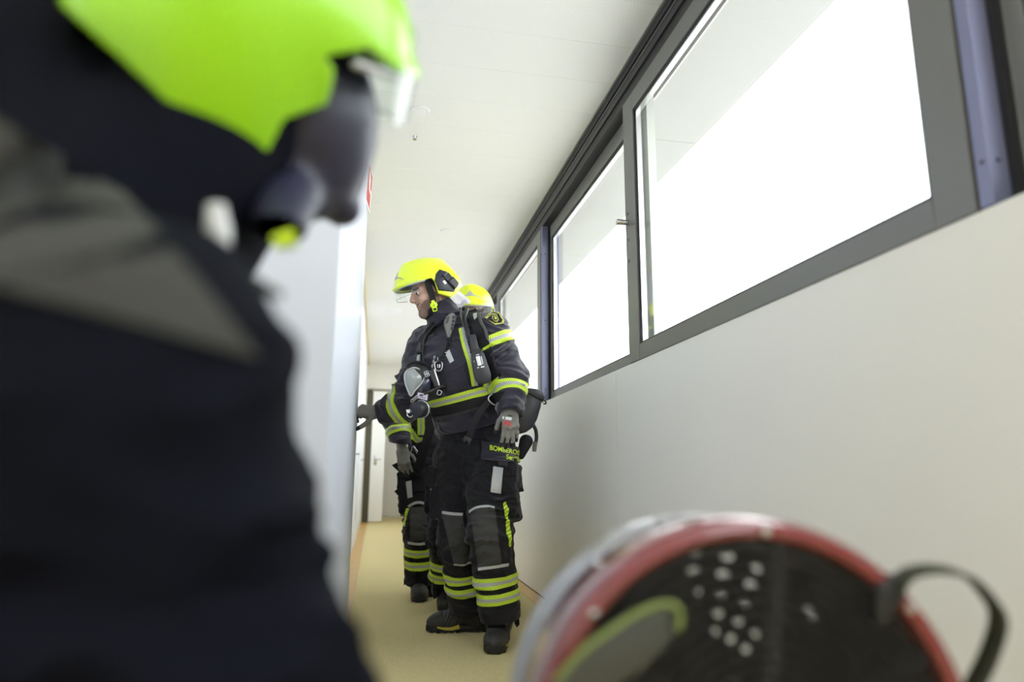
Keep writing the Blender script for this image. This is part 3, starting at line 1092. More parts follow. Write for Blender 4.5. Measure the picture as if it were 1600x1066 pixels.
def add_helmet(parent, O, R, h=0.003, shell='helmet', name='helmet', label=None, strap_to=-0.10, modules=True, cut=None, chin=True, lobe=False):
    """jet style fire helmet built in head space: F forward, L left, U up"""
    cut = cut or HELMET_CUT
    F = Field((-0.2, -0.16, -0.15), (0.23, 0.16, 0.21), h)
    c0, r0 = (0.012, 0, 0.035), (0.168, 0.128, 0.138)
    F.ell(c0, r0, k=0.0)
    for sgn in (-1, 1):
        F.ell((-0.055, sgn * 0.078, -0.02), (0.075, 0.045, 0.118), k=0.03)      # ear lobes
    if lobe:
        for sgn in (-1, 1):
            F.ell((-0.035, sgn * 0.088, -0.045), (0.075, 0.040, 0.110), k=0.02)
    F.ell((-0.09, 0, 0.0), (0.085, 0.095, 0.07), k=0.03)                        # back
    F.cone((0.085, 0, 0.130), (-0.080, 0, 0.120), 0.034, 0.036, k=0.03)           # crest
    F.ell((0.10, 0, 0.045), (0.092, 0.098, 0.022), k=0.012)                     # brim
    # hollow
    F.ell((0.012, 0, 0.028), (0.152, 0.113, 0.128), k=0.004, cut=True)
    F.ell((-0.02, 0, -0.05), (0.13, 0.100, 0.12), k=0.004, cut=True)
    X, Y, Z = np.meshgrid(*F.ax, indexing='ij', sparse=True)
    F.D = np.maximum(F.D, poly_dist(cut, X, Z) + 0 * Y).astype(np.float32)
    # vent slots at the rear of the crest, groove along the sides
    F.rbox((-0.118, 0, 0.118), (0.030, 0.022, 0.010), head_frame((1, 0), -0.75), 0.005, 0.003, cut=True)
    for sgn in (-1, 1):
        F.rbox((-0.03, sgn * 0.128, 0.095), (0.10, 0.004, 0.003), head_frame((1, 0), 0.12), 0.002, 0.004, cut=True)
    me = to_world(F.mesh(name), O, R)
    he = link(name, me, shell, parent)
    if label:
        he['label'] = label
    W = lambda p: np.array(O) + np.array(R) @ np.array(p, float)
    # liner
    G = Field((-0.18, -0.14, -0.1), (0.18, 0.14, 0.18), 0.006)
    G.ell((0.010, 0, 0.030), (0.154, 0.115, 0.129), k=0.0)
    G.ell((-0.055, 0, -0.01), (0.095, 0.104, 0.085), k=0.02)
    G.ell((0.012, 0, 0.026), (0.140, 0.100, 0.118), k=0.003, cut=True)
    G.ell((-0.02, 0, -0.06), (0.12, 0.088, 0.14), k=0.003, cut=True)
    X, Y, Z = np.meshgrid(*G.ax, indexing='ij', sparse=True)
    G.D = np.maximum(G.D, poly_dist([(a, b + 0.006) for a, b in cut], X, Z) + 0 * Y).astype(np.float32)
    link('liner', to_world(G.mesh('liner'), O, R), 'black', he)
    # side modules
    for sgn in (-1, 1):
        if modules:
            S = Field((-0.14, 0.06 if sgn > 0 else -0.16, -0.08), (0.04, 0.16 if sgn > 0 else -0.06, 0.10), 0.0025)
            S.ell((-0.040, sgn * 0.07, 0.008), (0.105, 0.067, 0.11), k=0.0)
            S.rbox((-0.085, sgn * 0.130, -0.012), (0.022, 0.012, 0.026), head_frame((1, 0), 0.5), 0.004, 0.004)
            S.rbox((-0.045, sgn * 0.134, 0.040), (0.022, 0.006, 0.006), head_frame((1, 0), 0.6), 0.003, 0.004)
            S.rbox((-0.055, sgn * 0.142, -0.004), (0.003, 0.012, 0.05), head_frame((1, 0), 0.5), 0.002, 0.003, cut=True)
            X, Y, Z = np.meshgrid(*S.ax, indexing='ij', sparse=True)
            S.D = np.maximum(S.D, poly_dist(MODULE, X, Z) + 0 * Y).astype(np.float32)
            mo = link('side_module', to_world(S.mesh('side_module'), O, R), 'plastic', he)
            yq = sgn * 0.1372
            link('label_tag', prism_mesh([(-0.045, -0.006), (-0.033, -0.010), (-0.026, 0.008), (-0.038, 0.012)], W((0, yq - sgn * 0.001, 0)), R[:, 0], R[:, 2], R[:, 1] * sgn, 0.003), 'white', he)
        if not chin:
            continue
        # chin strap with padded cheek band
        pts = [W((0.030, sgn * 0.094, 0.045)), W((0.034, sgn * 0.090, 0.0)), W((0.030, sgn * 0.086, -0.05)), W((0.036, sgn * 0.072, strap_to)), W((0.052, sgn * 0.045, strap_to - 0.034)), W((0.060, 0, strap_to - 0.046))]
        Sx = spline(pts, 24)
        Nn = [unit(np.array(R) @ np.array([0.1, sgn * (1 - i / 24 * 0.6), -0.8 * max(0, i / 24 - 0.4)])) for i in range(len(Sx))]
        link('chin_strap', strip_mesh(Sx, Nn, np.linspace(0.036, 0.02, len(Sx)), 0.003, 0.008, 'chin_strap'), 'webbing', he)
        b = W((0.036, sgn * 0.079, strap_to + 0.004))
        bu = empty('buckle', b)
        bu.parent = he
        bu.matrix_parent_inverse = he.matrix_basis.inverted()
        bm = bmesh.new()
        nn = unit(np.array(R) @ np.array([0.15, sgn, -0.25]))
        uu = unit(np.array(R)[:, 2] - nn * nn.dot(np.array(R)[:, 2]))
        ss = np.cross(uu, nn)
        me2 = prism_mesh([(-0.011, -0.028), (0.011, -0.028), (0.013, -0.018), (0.013, -0.006), (0.020, 0.002), (0.016, 0.018), (0.010, 0.016), (0.008, 0.030), (-0.008, 0.030), (-0.010, 0.016), (-0.016, 0.018), (-0.020, 0.002), (-0.013, -0.006), (-0.013, -0.018)], b, ss, uu, nn, (0.002, 0.010), 0.0015)
        bk = link('buckle_body', me2, 'fluo', bu)
        link('buckle_slot', prism_mesh([(-0.008, -0.023), (0.008, -0.023), (0.008, -0.011), (-0.008, -0.011)], b, ss, uu, nn, (0.006, 0.0108)), 'black', bu)
        link('buckle_slot', prism_mesh([(-0.004, 0.002), (0.004, 0.002), (0.004, 0.006), (-0.004, 0.006)], b, ss, uu, nn, (0.006, 0.0108)), 'black', bu)
        bm.free()
    # visor, partly drawn down under the brim
    bm = bmesh.new()
    rows = []
    for j in range(7):
        z = 0.050 - j * 0.0105
        row = []
        for i in range(25):
            a = math.radians(-62 + 124 * i / 24)
            rr = 0.172 + 0.004 * j / 6
            row.append(bm.verts.new((0.012 + rr * math.cos(a) * 1.0, 0.122 * math.sin(a) * 1.12, z - 0.02 * abs(math.sin(a)) ** 2 * 0)))
        rows.append(row)
    for j in range(6):
        for i in range(24):
            bm.faces.new((rows[j][i], rows[j][i + 1], rows[j + 1][i + 1], rows[j + 1][i]))
    vme = to_world(bm_mesh(bm, 'visor'), O, R)
    link('visor', vme, 'visor', he)
    edge = [W((0.012 + 0.176 * math.cos(a), 0.1366 * math.sin(a), -0.013)) for a in np.radians(np.linspace(-62, 62, 25))]
    link('visor_edge', tube_mesh(edge, 0.0014, 8), 'reflective', he)
    rim = [W((0.012 + 0.170 * math.cos(a), 0.125 * math.sin(a), 0.036)) for a in np.radians(np.linspace(-75, 75, 31))]
    link('brim_edge', tube_mesh(rim, 0.0045, 8), 'reflective', he)
    # front emblem plate
    Tm = bvh(me)

    def onshell(f, l, u):
        p, d = W((f + 0.2, l * 1.6, u + 0.05)), None
        q = W((0.0, l, u))
        d = unit(q - p)
        hh = Tm.ray_cast(Vector(p), Vector(d))
        return (np.array(hh[0]), np.array(hh[1])) if hh[0] is not None else (q, -d)
    bm = bmesh.new()
    shape = [(-0.055, 0.052), (0.055, 0.052), (0.040, 0.066), (0.016, 0.076), (0.0, 0.105), (-0.016, 0.076), (-0.040, 0.066)]
    c, cn = onshell(0.15, 0, 0.07)
    cv = bm.verts.new(c + cn * 0.005)
    vs, lows = [], []
    for l, u in shape:
        p, nn = onshell(0.15, l, u)
        vs.append(bm.verts.new(p + nn * 0.004))
        lows.append(bm.verts.new(p - nn * 0.001))
    for i in range(len(vs)):
        j = (i + 1) % len(vs)
        bm.faces.new((cv, vs[i], vs[j]))
        bm.faces.new((vs[i], vs[j], lows[j], lows[i]))
    link('emblem_plate', bm_mesh(bm), 'reflective', he)
    # aluminised nape curtain
    bm = bmesh.new()
    rows = []
    for j in range(9):
        t = j / 8
        row = []
        for i in range(33):
            a = math.radians(100 + 160 * i / 32)
            flare = 1 + 0.20 * t + 0.045 * math.sin(i * 1.3) * t
            f = -0.015 + 0.128 * math.cos(a) * flare - 0.022 * t
            l = 0.104 * math.sin(a) * flare
            u = -0.022 - 0.092 * t + 0.03 * abs(math.sin(a)) * (-1) * (1 - t) - 0.010 * math.sin(i * 0.9) * t
            row.append(bm.verts.new((f, l, u)))
        rows.append(row)
    for j in range(8):
        for i in range(32):
            bm.faces.new((rows[j][i], rows[j][i + 1], rows[j + 1][i + 1], rows[j + 1][i]))
    bmesh.ops.solidify(bm, geom=bm.faces[:], thickness=0.003)
    link('nape_curtain', to_world(bm_mesh(bm), O, R), 'silver_cloth' if modules else 'shaded_cloth', he)
    return he, me

def body_mesh(J, O, R, fine=True, fat=0.0):
    """one continuous figure: head with a face, neck, trunk, arms and legs"""
    W = lambda p: np.array(O) + np.array(R) @ np.array(p, float)
    hh = 0.003 if fine else 0.006
    cz = 0.02
    axes = []
    allp = np.array([J[k] for k in ('elL', 'elR', 'wrL', 'wrR', 'knL', 'knR', 'anL', 'anR', 'pelvis', 'shL', 'shR', 'hipL', 'hipR')])
    lo, hi = allp.min(0) - 0.15, np.maximum(allp.max(0) + 0.15, O + 0.15)
    lo = np.minimum(lo, O - 0.15)
    for i in range(3):
        a, b = O[i] - 0.16, O[i] + 0.16
        axes.append(np.concatenate([np.arange(a - cz, lo[i] - cz, -cz)[::-1], np.arange(a, b, hh), np.arange(b, hi[i] + cz, cz)]))
    F = Field(lo, hi, cz, axes)
    F.h = hh
    # cranium, face, jaw
    F.ell(W((-0.010, 0, 0.012)), (0.098, 0.078, 0.103), R, k=0.0)
    F.ell(W((0.030, 0, -0.045)), (0.062, 0.060, 0.085), R, k=0.03)
    for s in (-1, 1):
        F.cone(W((0.066, 0, -0.112)), W((-0.005, s * 0.052, -0.080)), 0.021, 0.022, k=0.025)
        F.cone(W((0.084, s * 0.010, 0.016)), W((0.066, s * 0.052, 0.012)), 0.012, 0.012, k=0.012)
        F.ell(W((0.060, s * 0.042, -0.035)), (0.028, 0.020, 0.024), R, k=0.02)
        F.ell(W((0.090, s * 0.031, -0.006)), (0.016, 0.017, 0.013), R, k=0.010, cut=True)
        F.ell(W((0.102, s * 0.010, -0.040)), (0.011, 0.008, 0.008), R, k=0.007)
        F.ell(W((-0.008, s * 0.080, -0.016)), (0.018, 0.010, 0.030), R, k=0.008)
    F.cone(W((0.090, 0, 0.006)), W((0.112, 0, -0.032)), 0.010, 0.0125, k=0.010)
    F.ell(W((0.068, 0, -0.116)), (0.026, 0.026, 0.020), R, k=0.015)
    F.cone(W((0.084, -0.016, -0.070)), W((0.084, 0.016, -0.070)), 0.0078, k=0.008)
    F.cone(W((0.081, -0.014, -0.083)), W((0.081, 0.014, -0.083)), 0.0085, k=0.008)
    F.ell(W((0.098, 0, -0.077)), (0.012, 0.022, 0.0022), R, k=0.003, cut=True)
    # neck and trunk (thin enough to stay inside the clothes)
    F.cone(W((-0.02, 0, -0.06)), J['neck'], 0.058, 0.062, k=0.03)
    F.cone(J['neck'], J['chest'], 0.07, 0.11, k=0.05)
    F.cone(J['chest'], J['pelvis'], 0.115, 0.105, k=0.05)
    for s in 'LR':
        F.cone(J['neck'], J['sh' + s], 0.05, 0.05, k=0.04)
        F.cone(J['sh' + s], J['el' + s], 0.052, 0.042, k=0.03)
        F.cone(J['el' + s], J['wr' + s], 0.042, 0.022, k=0.02)
        F.cone(J['pelvis'], J['hip' + s], 0.09, 0.085, k=0.04)
        F.cone(J['hip' + s], J['kn' + s], 0.080, 0.058, k=0.03)
        F.cone(J['kn' + s], J['an' + s], 0.055, 0.042, k=0.02)
    me = F.mesh('body')
    P = (centroids(me) - np.array(O)) @ np.array(R)
    f, l, u = P.T
    sl = np.zeros(len(P), int)
    ns = vnoise(P[:, 0] * 160, P[:, 1] * 160, P[:, 2] * 160) * 0.006
    beard = (u + ns * 1.6 < -0.070 + 0.55 * (0.09 - f) * (f < 0.09)) & (f > -0.01) & (u > -0.16) & (np.abs(l) < 0.09)
    beard |= (np.abs(l) < 0.024) & (u < -0.055 + ns) & (u > -0.066) & (f > 0.05)
    sl[beard & (u > -0.145)] = 1
    lip = (np.abs(l) < 0.023) & (u < -0.066) & (u > -0.089) & (f > 0.084)
    sl[lip] = 2
    brow = (u > 0.012) & (u < 0.021) & (np.abs(l) > 0.014) & (np.abs(l) < 0.055) & (f > 0.055)
    sl[brow] = 3
    sl[(u > 0.06) | ((f < -0.02) & (u > -0.03))] = 3
    set_slots(me, sl)
    return me

def add_hand(parent, wrist, d, n, thumb, name='glove', curl=(0.25, 0.3, 0.3), spread=0.10, h=0.0022, thumb_out=0.7, scale=1.0, label=None, drop=0.0):
    """gloved hand: d along the fingers, n out of the back of the hand, thumb = side of the thumb (+1/-1 times n x d)"""
    d, n = unit(d), unit(n)
    n = unit(n - d * n.dot(d))
    s = np.cross(n, d) * thumb                  # towards the thumb side
    k = scale
    Wp = lambda a, b, c: np.array(wrist) + (d * a + s * b + n * c) * k
    tips = []
    chains = []
    base = [(0.098, 0.030, 0.002), (0.102, 0.009, 0.004), (0.097, -0.013, 0.002), (0.088, -0.033, -0.002)]
    lens = [(0.042, 0.026, 0.022), (0.046, 0.029, 0.023), (0.042, 0.027, 0.022), (0.033, 0.021, 0.020)]
    rad = [0.0112, 0.0115, 0.0110, 0.0098]
    for i in range(4):
        p = np.array(base[i])
        ang = 0.0
        sp = spread * (1.2 - i * 0.8)
        pts = [p.copy()]
        for j in range(3):
            ang += (curl[j] if np.isscalar(curl[j]) else curl[j][i])
            v = np.array([math.cos(ang) * math.cos(sp), math.sin(sp) * math.cos(ang), -math.sin(ang)])
            p = p + v * lens[i][j]
            pts.append(p.copy())
        chains.append((pts, rad[i]))
    v1 = unit([0.62, thumb_out, -0.35])
    v2 = unit([0.85, thumb_out * 0.45, -0.40])
    t0 = np.array([0.030, 0.026, -0.006])
    t1 = t0 + v1 * 0.045
    t2 = t1 + v2 * 0.034
    t3 = t2 + unit(v2 + np.array([0.2, -0.1, -0.1])) * 0.026
    chains.append(([t0, t1, t2, t3], 0.0125))
    allp = np.array([Wp(*q) for c, _ in chains for q in c] + [Wp(-0.07, 0, 0), Wp(0, 0.04, 0), Wp(0, -0.04, 0)])
    lo, hi = box_of(allp, 0.03)
    F = Field(lo, hi, h)
    Rm = np.array([d, s, n]).T
    F.cone(Wp(-0.065, 0, 0), Wp(0.01, 0, 0), 0.034 * k, 0.033 * k, k=0.01, flat=(n, 1.15))
    F.rbox(Wp(0.055, -0.001, 0), (0.052 * k, 0.042 * k, 0.017 * k), Rm, 0.016 * k, 0.012)
    F.ell(Wp(0.04, 0.022, -0.010), np.array((0.034, 0.020, 0.018)) * k, Rm, k=0.012)
    for pts, r in chains:
        for j in range(3):
            F.cone(Wp(*pts[j]), Wp(*pts[j + 1]), r * k * (1.04 - 0.06 * j), r * k * (0.98 - 0.07 * j), k=0.003 if j else 0.008)
    for pts, r in chains[:4]:
        F.ell(Wp(*(pts[0] + np.array([0, 0, 0.006]))), np.array([0.012] * 3) * k, k=0.008)
        F.ell(Wp(*(pts[1] + np.array([0, 0, 0.002]))), np.array([0.0118] * 3) * k, k=0.004)
    me = F.mesh(name)
    P = (centroids(me) - np.array(wrist)) @ Rm / k
    N = normals(me) @ Rm
    sl = np.zeros(len(P), int)
    palm = (N[:, 2] < -0.25) | (P[:, 0] > 0.172) | ((P[:, 0] > 0.10) & (np.abs(N[:, 1]) > 0.8) & (P[:, 2] < 0.002))
    tipz = np.zeros(len(P), bool)
    for pts, r in chains:
        q = pts[3]
        tipz |= (np.linalg.norm(P - q, axis=1) < 0.019)
    sl[palm | tipz] = 1
    set_slots(me, sl)
    o = link(name, me, ['glove', 'glove_dark'], parent)
    if label:
        o['label'] = label
    return o, me

def add_boot(parent, heel, d, h=0.0035, shaft_to=None):
    """leather boot; heel = floor point under the heel, d = horizontal toe direction"""
    d = unit([d[0], d[1], 0])
    s = np.array([-d[1], d[0], 0])
    z = np.array([0, 0, 1.0])
    R = np.array([d, s, z]).T
    W = lambda a, b, c: np.array(heel) + d * a + s * b + z * c
    lo, hi = box_of([W(-0.05, -0.07, 0), W(0.30, 0.07, 0), W(-0.05, 0.07, 0.32), W(0.3, -0.07, 0.1)], 0.01)
    F = Field(lo, hi, h)
    F.ell(W(0.205, 0, 0.045), (0.078, 0.053, 0.048), R, k=0)
    F.cone(W(0.19, 0, 0.052), W(0.07, 0, 0.090), 0.046, 0.052, k=0.03)
    F.cone(W(0.03, 0, 0.05), W(0.045, 0, 0.14), 0.044, 0.058, k=0.04)
    F.cone(W(0.045, 0, 0.12), W(0.045, 0, 0.30), 0.060, 0.064, k=0.03)
    F.ell(W(0.01, 0, 0.045), (0.045, 0.042, 0.05), R, k=0.02)

    def crease(X, Y, Z):
        a = (X - heel[0]) * d[0] + (Y - heel[1]) * d[1]
        b = (X - heel[0]) * s[0] + (Y - heel[1]) * s[1]
        w = np.exp(-((a - 0.145) / 0.045) ** 2) * (Z > 0.03)
        g = 0.003 * np.exp(-((a - 0.215 + 5 * b * b) / 0.005) ** 2)
        return 0.0034 * w * np.sin(a * 330 + 60 * b + 3 * Z * 60) - g + 0.0012 * vnoise(X * 60, Y * 60, Z * 60)
    F.displace(crease, 0.02)
    F.plane_cut(W(0, 0, 0.020), (0, 0, -1))
    bo = link('boot', F.mesh('boot'), 'leather', parent)
    # sole with a stepped heel and cleats
    prof = [(-0.040, 0.030), (-0.020, 0.043), (0.05, 0.042), (0.10, 0.040), (0.17, 0.054), (0.23, 0.053), (0.268, 0.036), (0.285, 0.012)]
    poly = prof + [(a, -b) for a, b in prof[::-1]]
    so = link('sole', prism_mesh(poly, W(0, 0, 0), d, s, z, (0.006, 0.034), 0.004), 'sole', bo)
    for i in range(9):
        a = -0.02 + i * 0.034
        if 0.07 < a < 0.10:
            continue
        wv = 0.04 if a < 0.1 else (0.05 if a < 0.24 else 0.03)
        link('cleat', prism_mesh([(a - 0.012, -wv), (a + 0.010, -wv), (a + 0.010, wv), (a - 0.012, wv)], W(0, 0, 0), d, s, z, (0.0, 0.008)), 'sole', bo)
    for sg in (-1, 1):
        ins = [(0.075, 0.020), (0.11, 0.012), (0.20, 0.013), (0.245, 0.026), (0.225, 0.028), (0.13, 0.031)]
        Sx = np.array([W(0.225, sg * 0.0515, 0.030), W(0.19, sg * 0.0555, 0.024), W(0.15, sg * 0.050, 0.022), W(0.11, sg * 0.0425, 0.030)])
        link('yellow_inlay', strip_mesh(spline(Sx, 16), [s * sg] * 16 if False else [unit(s * sg + d * 0.15)] * len(spline(Sx, 16)), np.linspace(0.008, 0.022, len(spline(Sx, 16))), 0.003, 0.004, 'yellow_inlay'), 'boot_yellow', bo)
    return bo

def cloth_noise(amp):
    def fn(X, Y, Z):
        w = vnoise(X * 5, Y * 5, Z * 5) * 2.2
        a = vnoise(X * 9 + w, Y * 9 + w, Z * 20 + w)
        b = vnoise(X * 21 + 5 + w, Y * 21, Z * 34 + w)
        return amp * ((1 - np.abs(a)) ** 2 * -1.0 + 0.45 * b)
    return fn

def limb_folds(a, b, amp, lam, lo=0.0, hi=1.0, twist=0.6, seed=0):
    a, b = np.array(a), np.array(b)
    L = np.linalg.norm(b - a)
    d, s, u = frame_axes(b - a)

    def fn(X, Y, Z):
        P = np.stack([X - a[0], Y - a[1], Z - a[2]], -1)
        t = P @ d
        q, r = P @ s, P @ u
        rad = np.sqrt(q * q + r * r)
        ang = np.arctan2(r, q)
        win = np.clip((t / L - lo) / 0.12, 0, 1) * np.clip((hi - t / L) / 0.12, 0, 1) * (rad < 0.16)
        n = vnoise(X * 7 + seed, Y * 7, Z * 7)
        ph = 2 * math.pi * (t / lam) + twist * np.sin(ang + seed) * 4 + 4.5 * n + 1.5 * vnoise(X * 15, Y * 15, Z * 15 + seed)
        return amp * win * (np.abs(np.sin(ph * 0.5)) - 0.65) * np.clip(0.35 + 1.3 * vnoise(X * 10, Y * 10 + seed, Z * 10), 0, 1.3)
    return fn

def make_firefighter(J, n, label, O, R, h=0.006, detail=True, shell='helmet', group=None, hands=None, boots=None, cuffbands=True, folds=1.0, collar=0.10, leg=1.0, helmet_h=0.003, no_legs=False, cloth='navy', hem_up=0.085, modules=True, cut=None, chin=True, lobe=False):
    """root Empty > body, jacket, trousers, boots, gloves, helmet; returns the pieces"""
    J = {k: np.array(v, float) for k, v in J.items()}
    base = (J['anL'] + J['anR']) / 2
    root = empty('person', (base[0], base[1], 0), label, 'person', group)
    n = unit(n)
    lat = unit(J['shL'] - J['shR'])
    fw = unit(n - lat * n.dot(lat))
    up = unit(J['neck'] - J['pelvis'])
    out = {'root': root, 'J': J}
    me = body_mesh(J, O, R, fine=detail)
    body = link('body', me, ['skin', 'beard', 'lips', 'hair'], root)
    W = lambda p: np.array(O) + np.array(R) @ np.array(p, float)
    if detail:
        for s in (-1, 1):
            bm = bmesh.new()
            bmesh.ops.create_uvsphere(bm, u_segments=16, v_segments=10, radius=0.0122)
            em = to_world(bm_mesh(bm), W((0.0785, s * 0.031, -0.005)), R)
            e = link('eye', em, ['eye', 'iris'], body)
            P = (centroids(em) - W((0.0785, s * 0.031, -0.005))) @ R
            set_slots(em, ((P[:, 0] > 0.0085) & (P[:, 2] < 0.004)).astype(int))
            # eyelid: a skin cap that hoods the upper half of the eye
            bm = bmesh.new()
            bmesh.ops.create_uvsphere(bm, u_segments=20, v_segments=14, radius=0.0136)
            bmesh.ops.delete(bm, geom=[v for v in bm.verts if v.co.z < 0.0022 - 0.12 * v.co.x and v.co.z > -0.0062], context='VERTS')
            link('eyelid', to_world(bm_mesh(bm), W((0.0785, s * 0.031, -0.005)), R), 'skin', e)
    # ---------------- jacket
    pts = [J[k] for k in ('neck', 'chest', 'pelvis', 'shL', 'shR', 'elL', 'elR', 'wrL', 'wrR')]
    lo, hi = box_of(pts, 0.24)
    F = Field(lo, hi, h)
    hem = J['pelvis'] + up * hem_up
    F.cone(hem, J['chest'], 0.205, 0.225, k=0.0, flat=(fw, 1.42))
    msh = (J['shL'] + J['shR']) / 2
    F.cone(J['chest'], msh - up * 0.03, 0.215, 0.150, k=0.06, flat=(fw, 1.35))
    F.ell(J['chest'] + fw * 0.055 + up * 0.03, (0.17, 0.09, 0.15), np.array([lat, fw, up]).T, k=0.06)
    for s in 'LR':
        F.cone(msh + up * 0.03, J['sh' + s], 0.085, 0.088, k=0.06)
        F.cone(J['sh' + s], J['el' + s], 0.093, 0.082, k=0.035)
        F.cone(J['el' + s], J['wr' + s], 0.082, 0.062, k=0.03)
    ntop = J['neck'] + unit(np.array(O) - J['neck']) * collar
    F.cone(J['neck'] - up * 0.02, ntop, 0.088, 0.082, k=0.03)
    F.displace(cloth_noise(0.011 * folds), 0.03)
    for i, s in enumerate('LR'):
        F.displace(limb_folds(J['sh' + s], J['el' + s], 0.026 * folds, 0.062, 0.25, 1.1, seed=3 * i), 0.03)
        F.displace(limb_folds(J['el' + s], J['wr' + s], 0.024 * folds, 0.060, -0.1, 0.85, seed=7 + i), 0.03)
    F.plane_cut(hem, -up)
    nd = unit(ntop - J['neck'])
    F.cone(ntop - nd * 0.03, ntop + nd * 0.06, 0.070, 0.075, k=0.004, cut=True)
    # cut away above the collar's rim
    rim = ntop + nd * 0.02
    def capcut(X, Y, Z):
        a = (X - rim[0]) * nd[0] + (Y - rim[1]) * nd[1] + (Z - rim[2]) * nd[2]
        r = np.sqrt((X - rim[0]) ** 2 + (Y - rim[1]) ** 2 + (Z - rim[2]) ** 2) - 0.15
        return np.maximum(-a, r)
    F.put(capcut, rim - 0.16, rim + 0.16, 0.006, cut=True)
    for s in 'LR':
        a = unit(J['wr' + s] - J['el' + s])
        w = J['wr' + s]
        def cuff(X, Y, Z, a=a, w=w):
            t = (X - w[0]) * a[0] + (Y - w[1]) * a[1] + (Z - w[2]) * a[2]
            r = np.sqrt((X - w[0]) ** 2 + (Y - w[1]) ** 2 + (Z - w[2]) ** 2) - 0.12
            return np.maximum(-t, r)
        F.put(cuff, w - 0.13, w + 0.13, 0.006, cut=True)
        F.cone(w - a * 0.03, w + a * 0.04, 0.048, 0.052, k=0.004, cut=True)
    jm = F.mesh('jacket')
    jacket = link('jacket', jm, cloth, root)
    out['jacket'], out['jm'], out['jT'] = jacket, jm, bvh(jm)
    # ---------------- trousers
    if not no_legs:
        pts = [J[k] for k in ('pelvis', 'hipL', 'hipR', 'knL', 'knR', 'anL', 'anR')] + [J['pelvis'] + up * 0.16]
        lo, hi = box_of(pts, 0.22)
        F = Field(lo, hi, h)
        hl = unit(J['hipL'] - J['hipR'])
        hf = unit(np.cross(hl, [0, 0, 1]))
        if hf.dot(n) < 0:
            hf = -hf
        F.cone(J['pelvis'] + up * 0.10, (J['hipL'] + J['hipR']) / 2, 0.175, 0.180, k=0.0, flat=(hf, 1.35))
        for i, s in enumerate('LR'):
            g = 1 if s == 'L' else -1
            F.cone(J['hip' + s], J['kn' + s], 0.128 * leg, 0.103 * leg, k=0.05)
            F.cone(J['kn' + s], J['an' + s], 0.103 * leg, 0.096 * leg, k=0.03)
            kd = unit(J['an' + s] - J['hip' + s])
            kf = unit(J['kf' + s]) if 'kf' + s in J else hf
            F.ell(J['kn' + s] + kf * 0.035, (0.075, 0.085, 0.13), np.array([unit(np.cross(kd, kf)), kf, kd]).T, k=0.05)
            # cargo pocket on the outer thigh
            o = unit(np.cross(kd, kf))
            if o.dot(hl * g) < 0:
                o = -o
            c = J['hip' + s] * 0.52 + J['kn' + s] * 0.48 + o * 0.100 * leg + kf * 0.01
            Rp = np.array([unit(J['kn' + s] - J['hip' + s]), kf, o]).T
            F.rbox(c, (0.125, 0.085, 0.035), Rp, 0.02, 0.02)
            F.rbox(c - Rp[:, 0] * 0.085 + o * 0.024, (0.055, 0.095, 0.018), Rp, 0.008, 0.006)
        F.displace(cloth_noise(0.010 * folds), 0.03)
        for i, s in enumerate('LR'):
            F.displace(limb_folds(J['hip' + s], J['kn' + s], 0.020 * folds, 0.07, 0.5, 1.2, seed=5 * i), 0.03)
            F.displace(limb_folds(J['kn' + s], J['an' + s], 0.020 * folds, 0.085, -0.1, 0.9, seed=11 + i), 0.03)
        for s in 'LR':
            a = J['an' + s]
            kd = unit(a - J['kn' + s])
            def cuff(X, Y, Z, a=a, kd=kd):
                t = (X - a[0]) * kd[0] + (Y - a[1]) * kd[1] + (Z - a[2]) * kd[2]
                r = np.sqrt((X - a[0]) ** 2 + (Y - a[1]) ** 2 + (Z - a[2]) ** 2) - 0.16
                return np.maximum(-t, r)
            F.put(cuff, a - 0.17, a + 0.17, 0.006, cut=True)
            F.cone(a - kd * 0.03, a + kd * 0.05, 0.074, 0.078, k=0.004, cut=True)
        tm = F.mesh('trousers')
        tr = link('trousers', tm, 'navy_dark', root)
        out['trousers'], out['tm'], out['tT'] = tr, tm, bvh(tm)
        for s in 'LR':
            hp, d = boots[s]
            out['boot' + s] = add_boot(root, hp, d, 0.0035 if detail else 0.006)
    for s in 'LR':
        if hands and hands.get(s):
            out['glove' + s], out['gm' + s] = add_hand(root, **hands[s])
    out['helmet'], out['hm'] = add_helmet(root, O, R, helmet_h, shell, modules=modules, cut=cut, chin=chin, lobe=lobe)
    return out
# ------------------------------------------------------------------ the firefighter at the wall
def mk(**kw):
    return {k: at(*v) if len(v) == 3 and v[0] > 10 else np.array(v, float) for k, v in kw.items()}

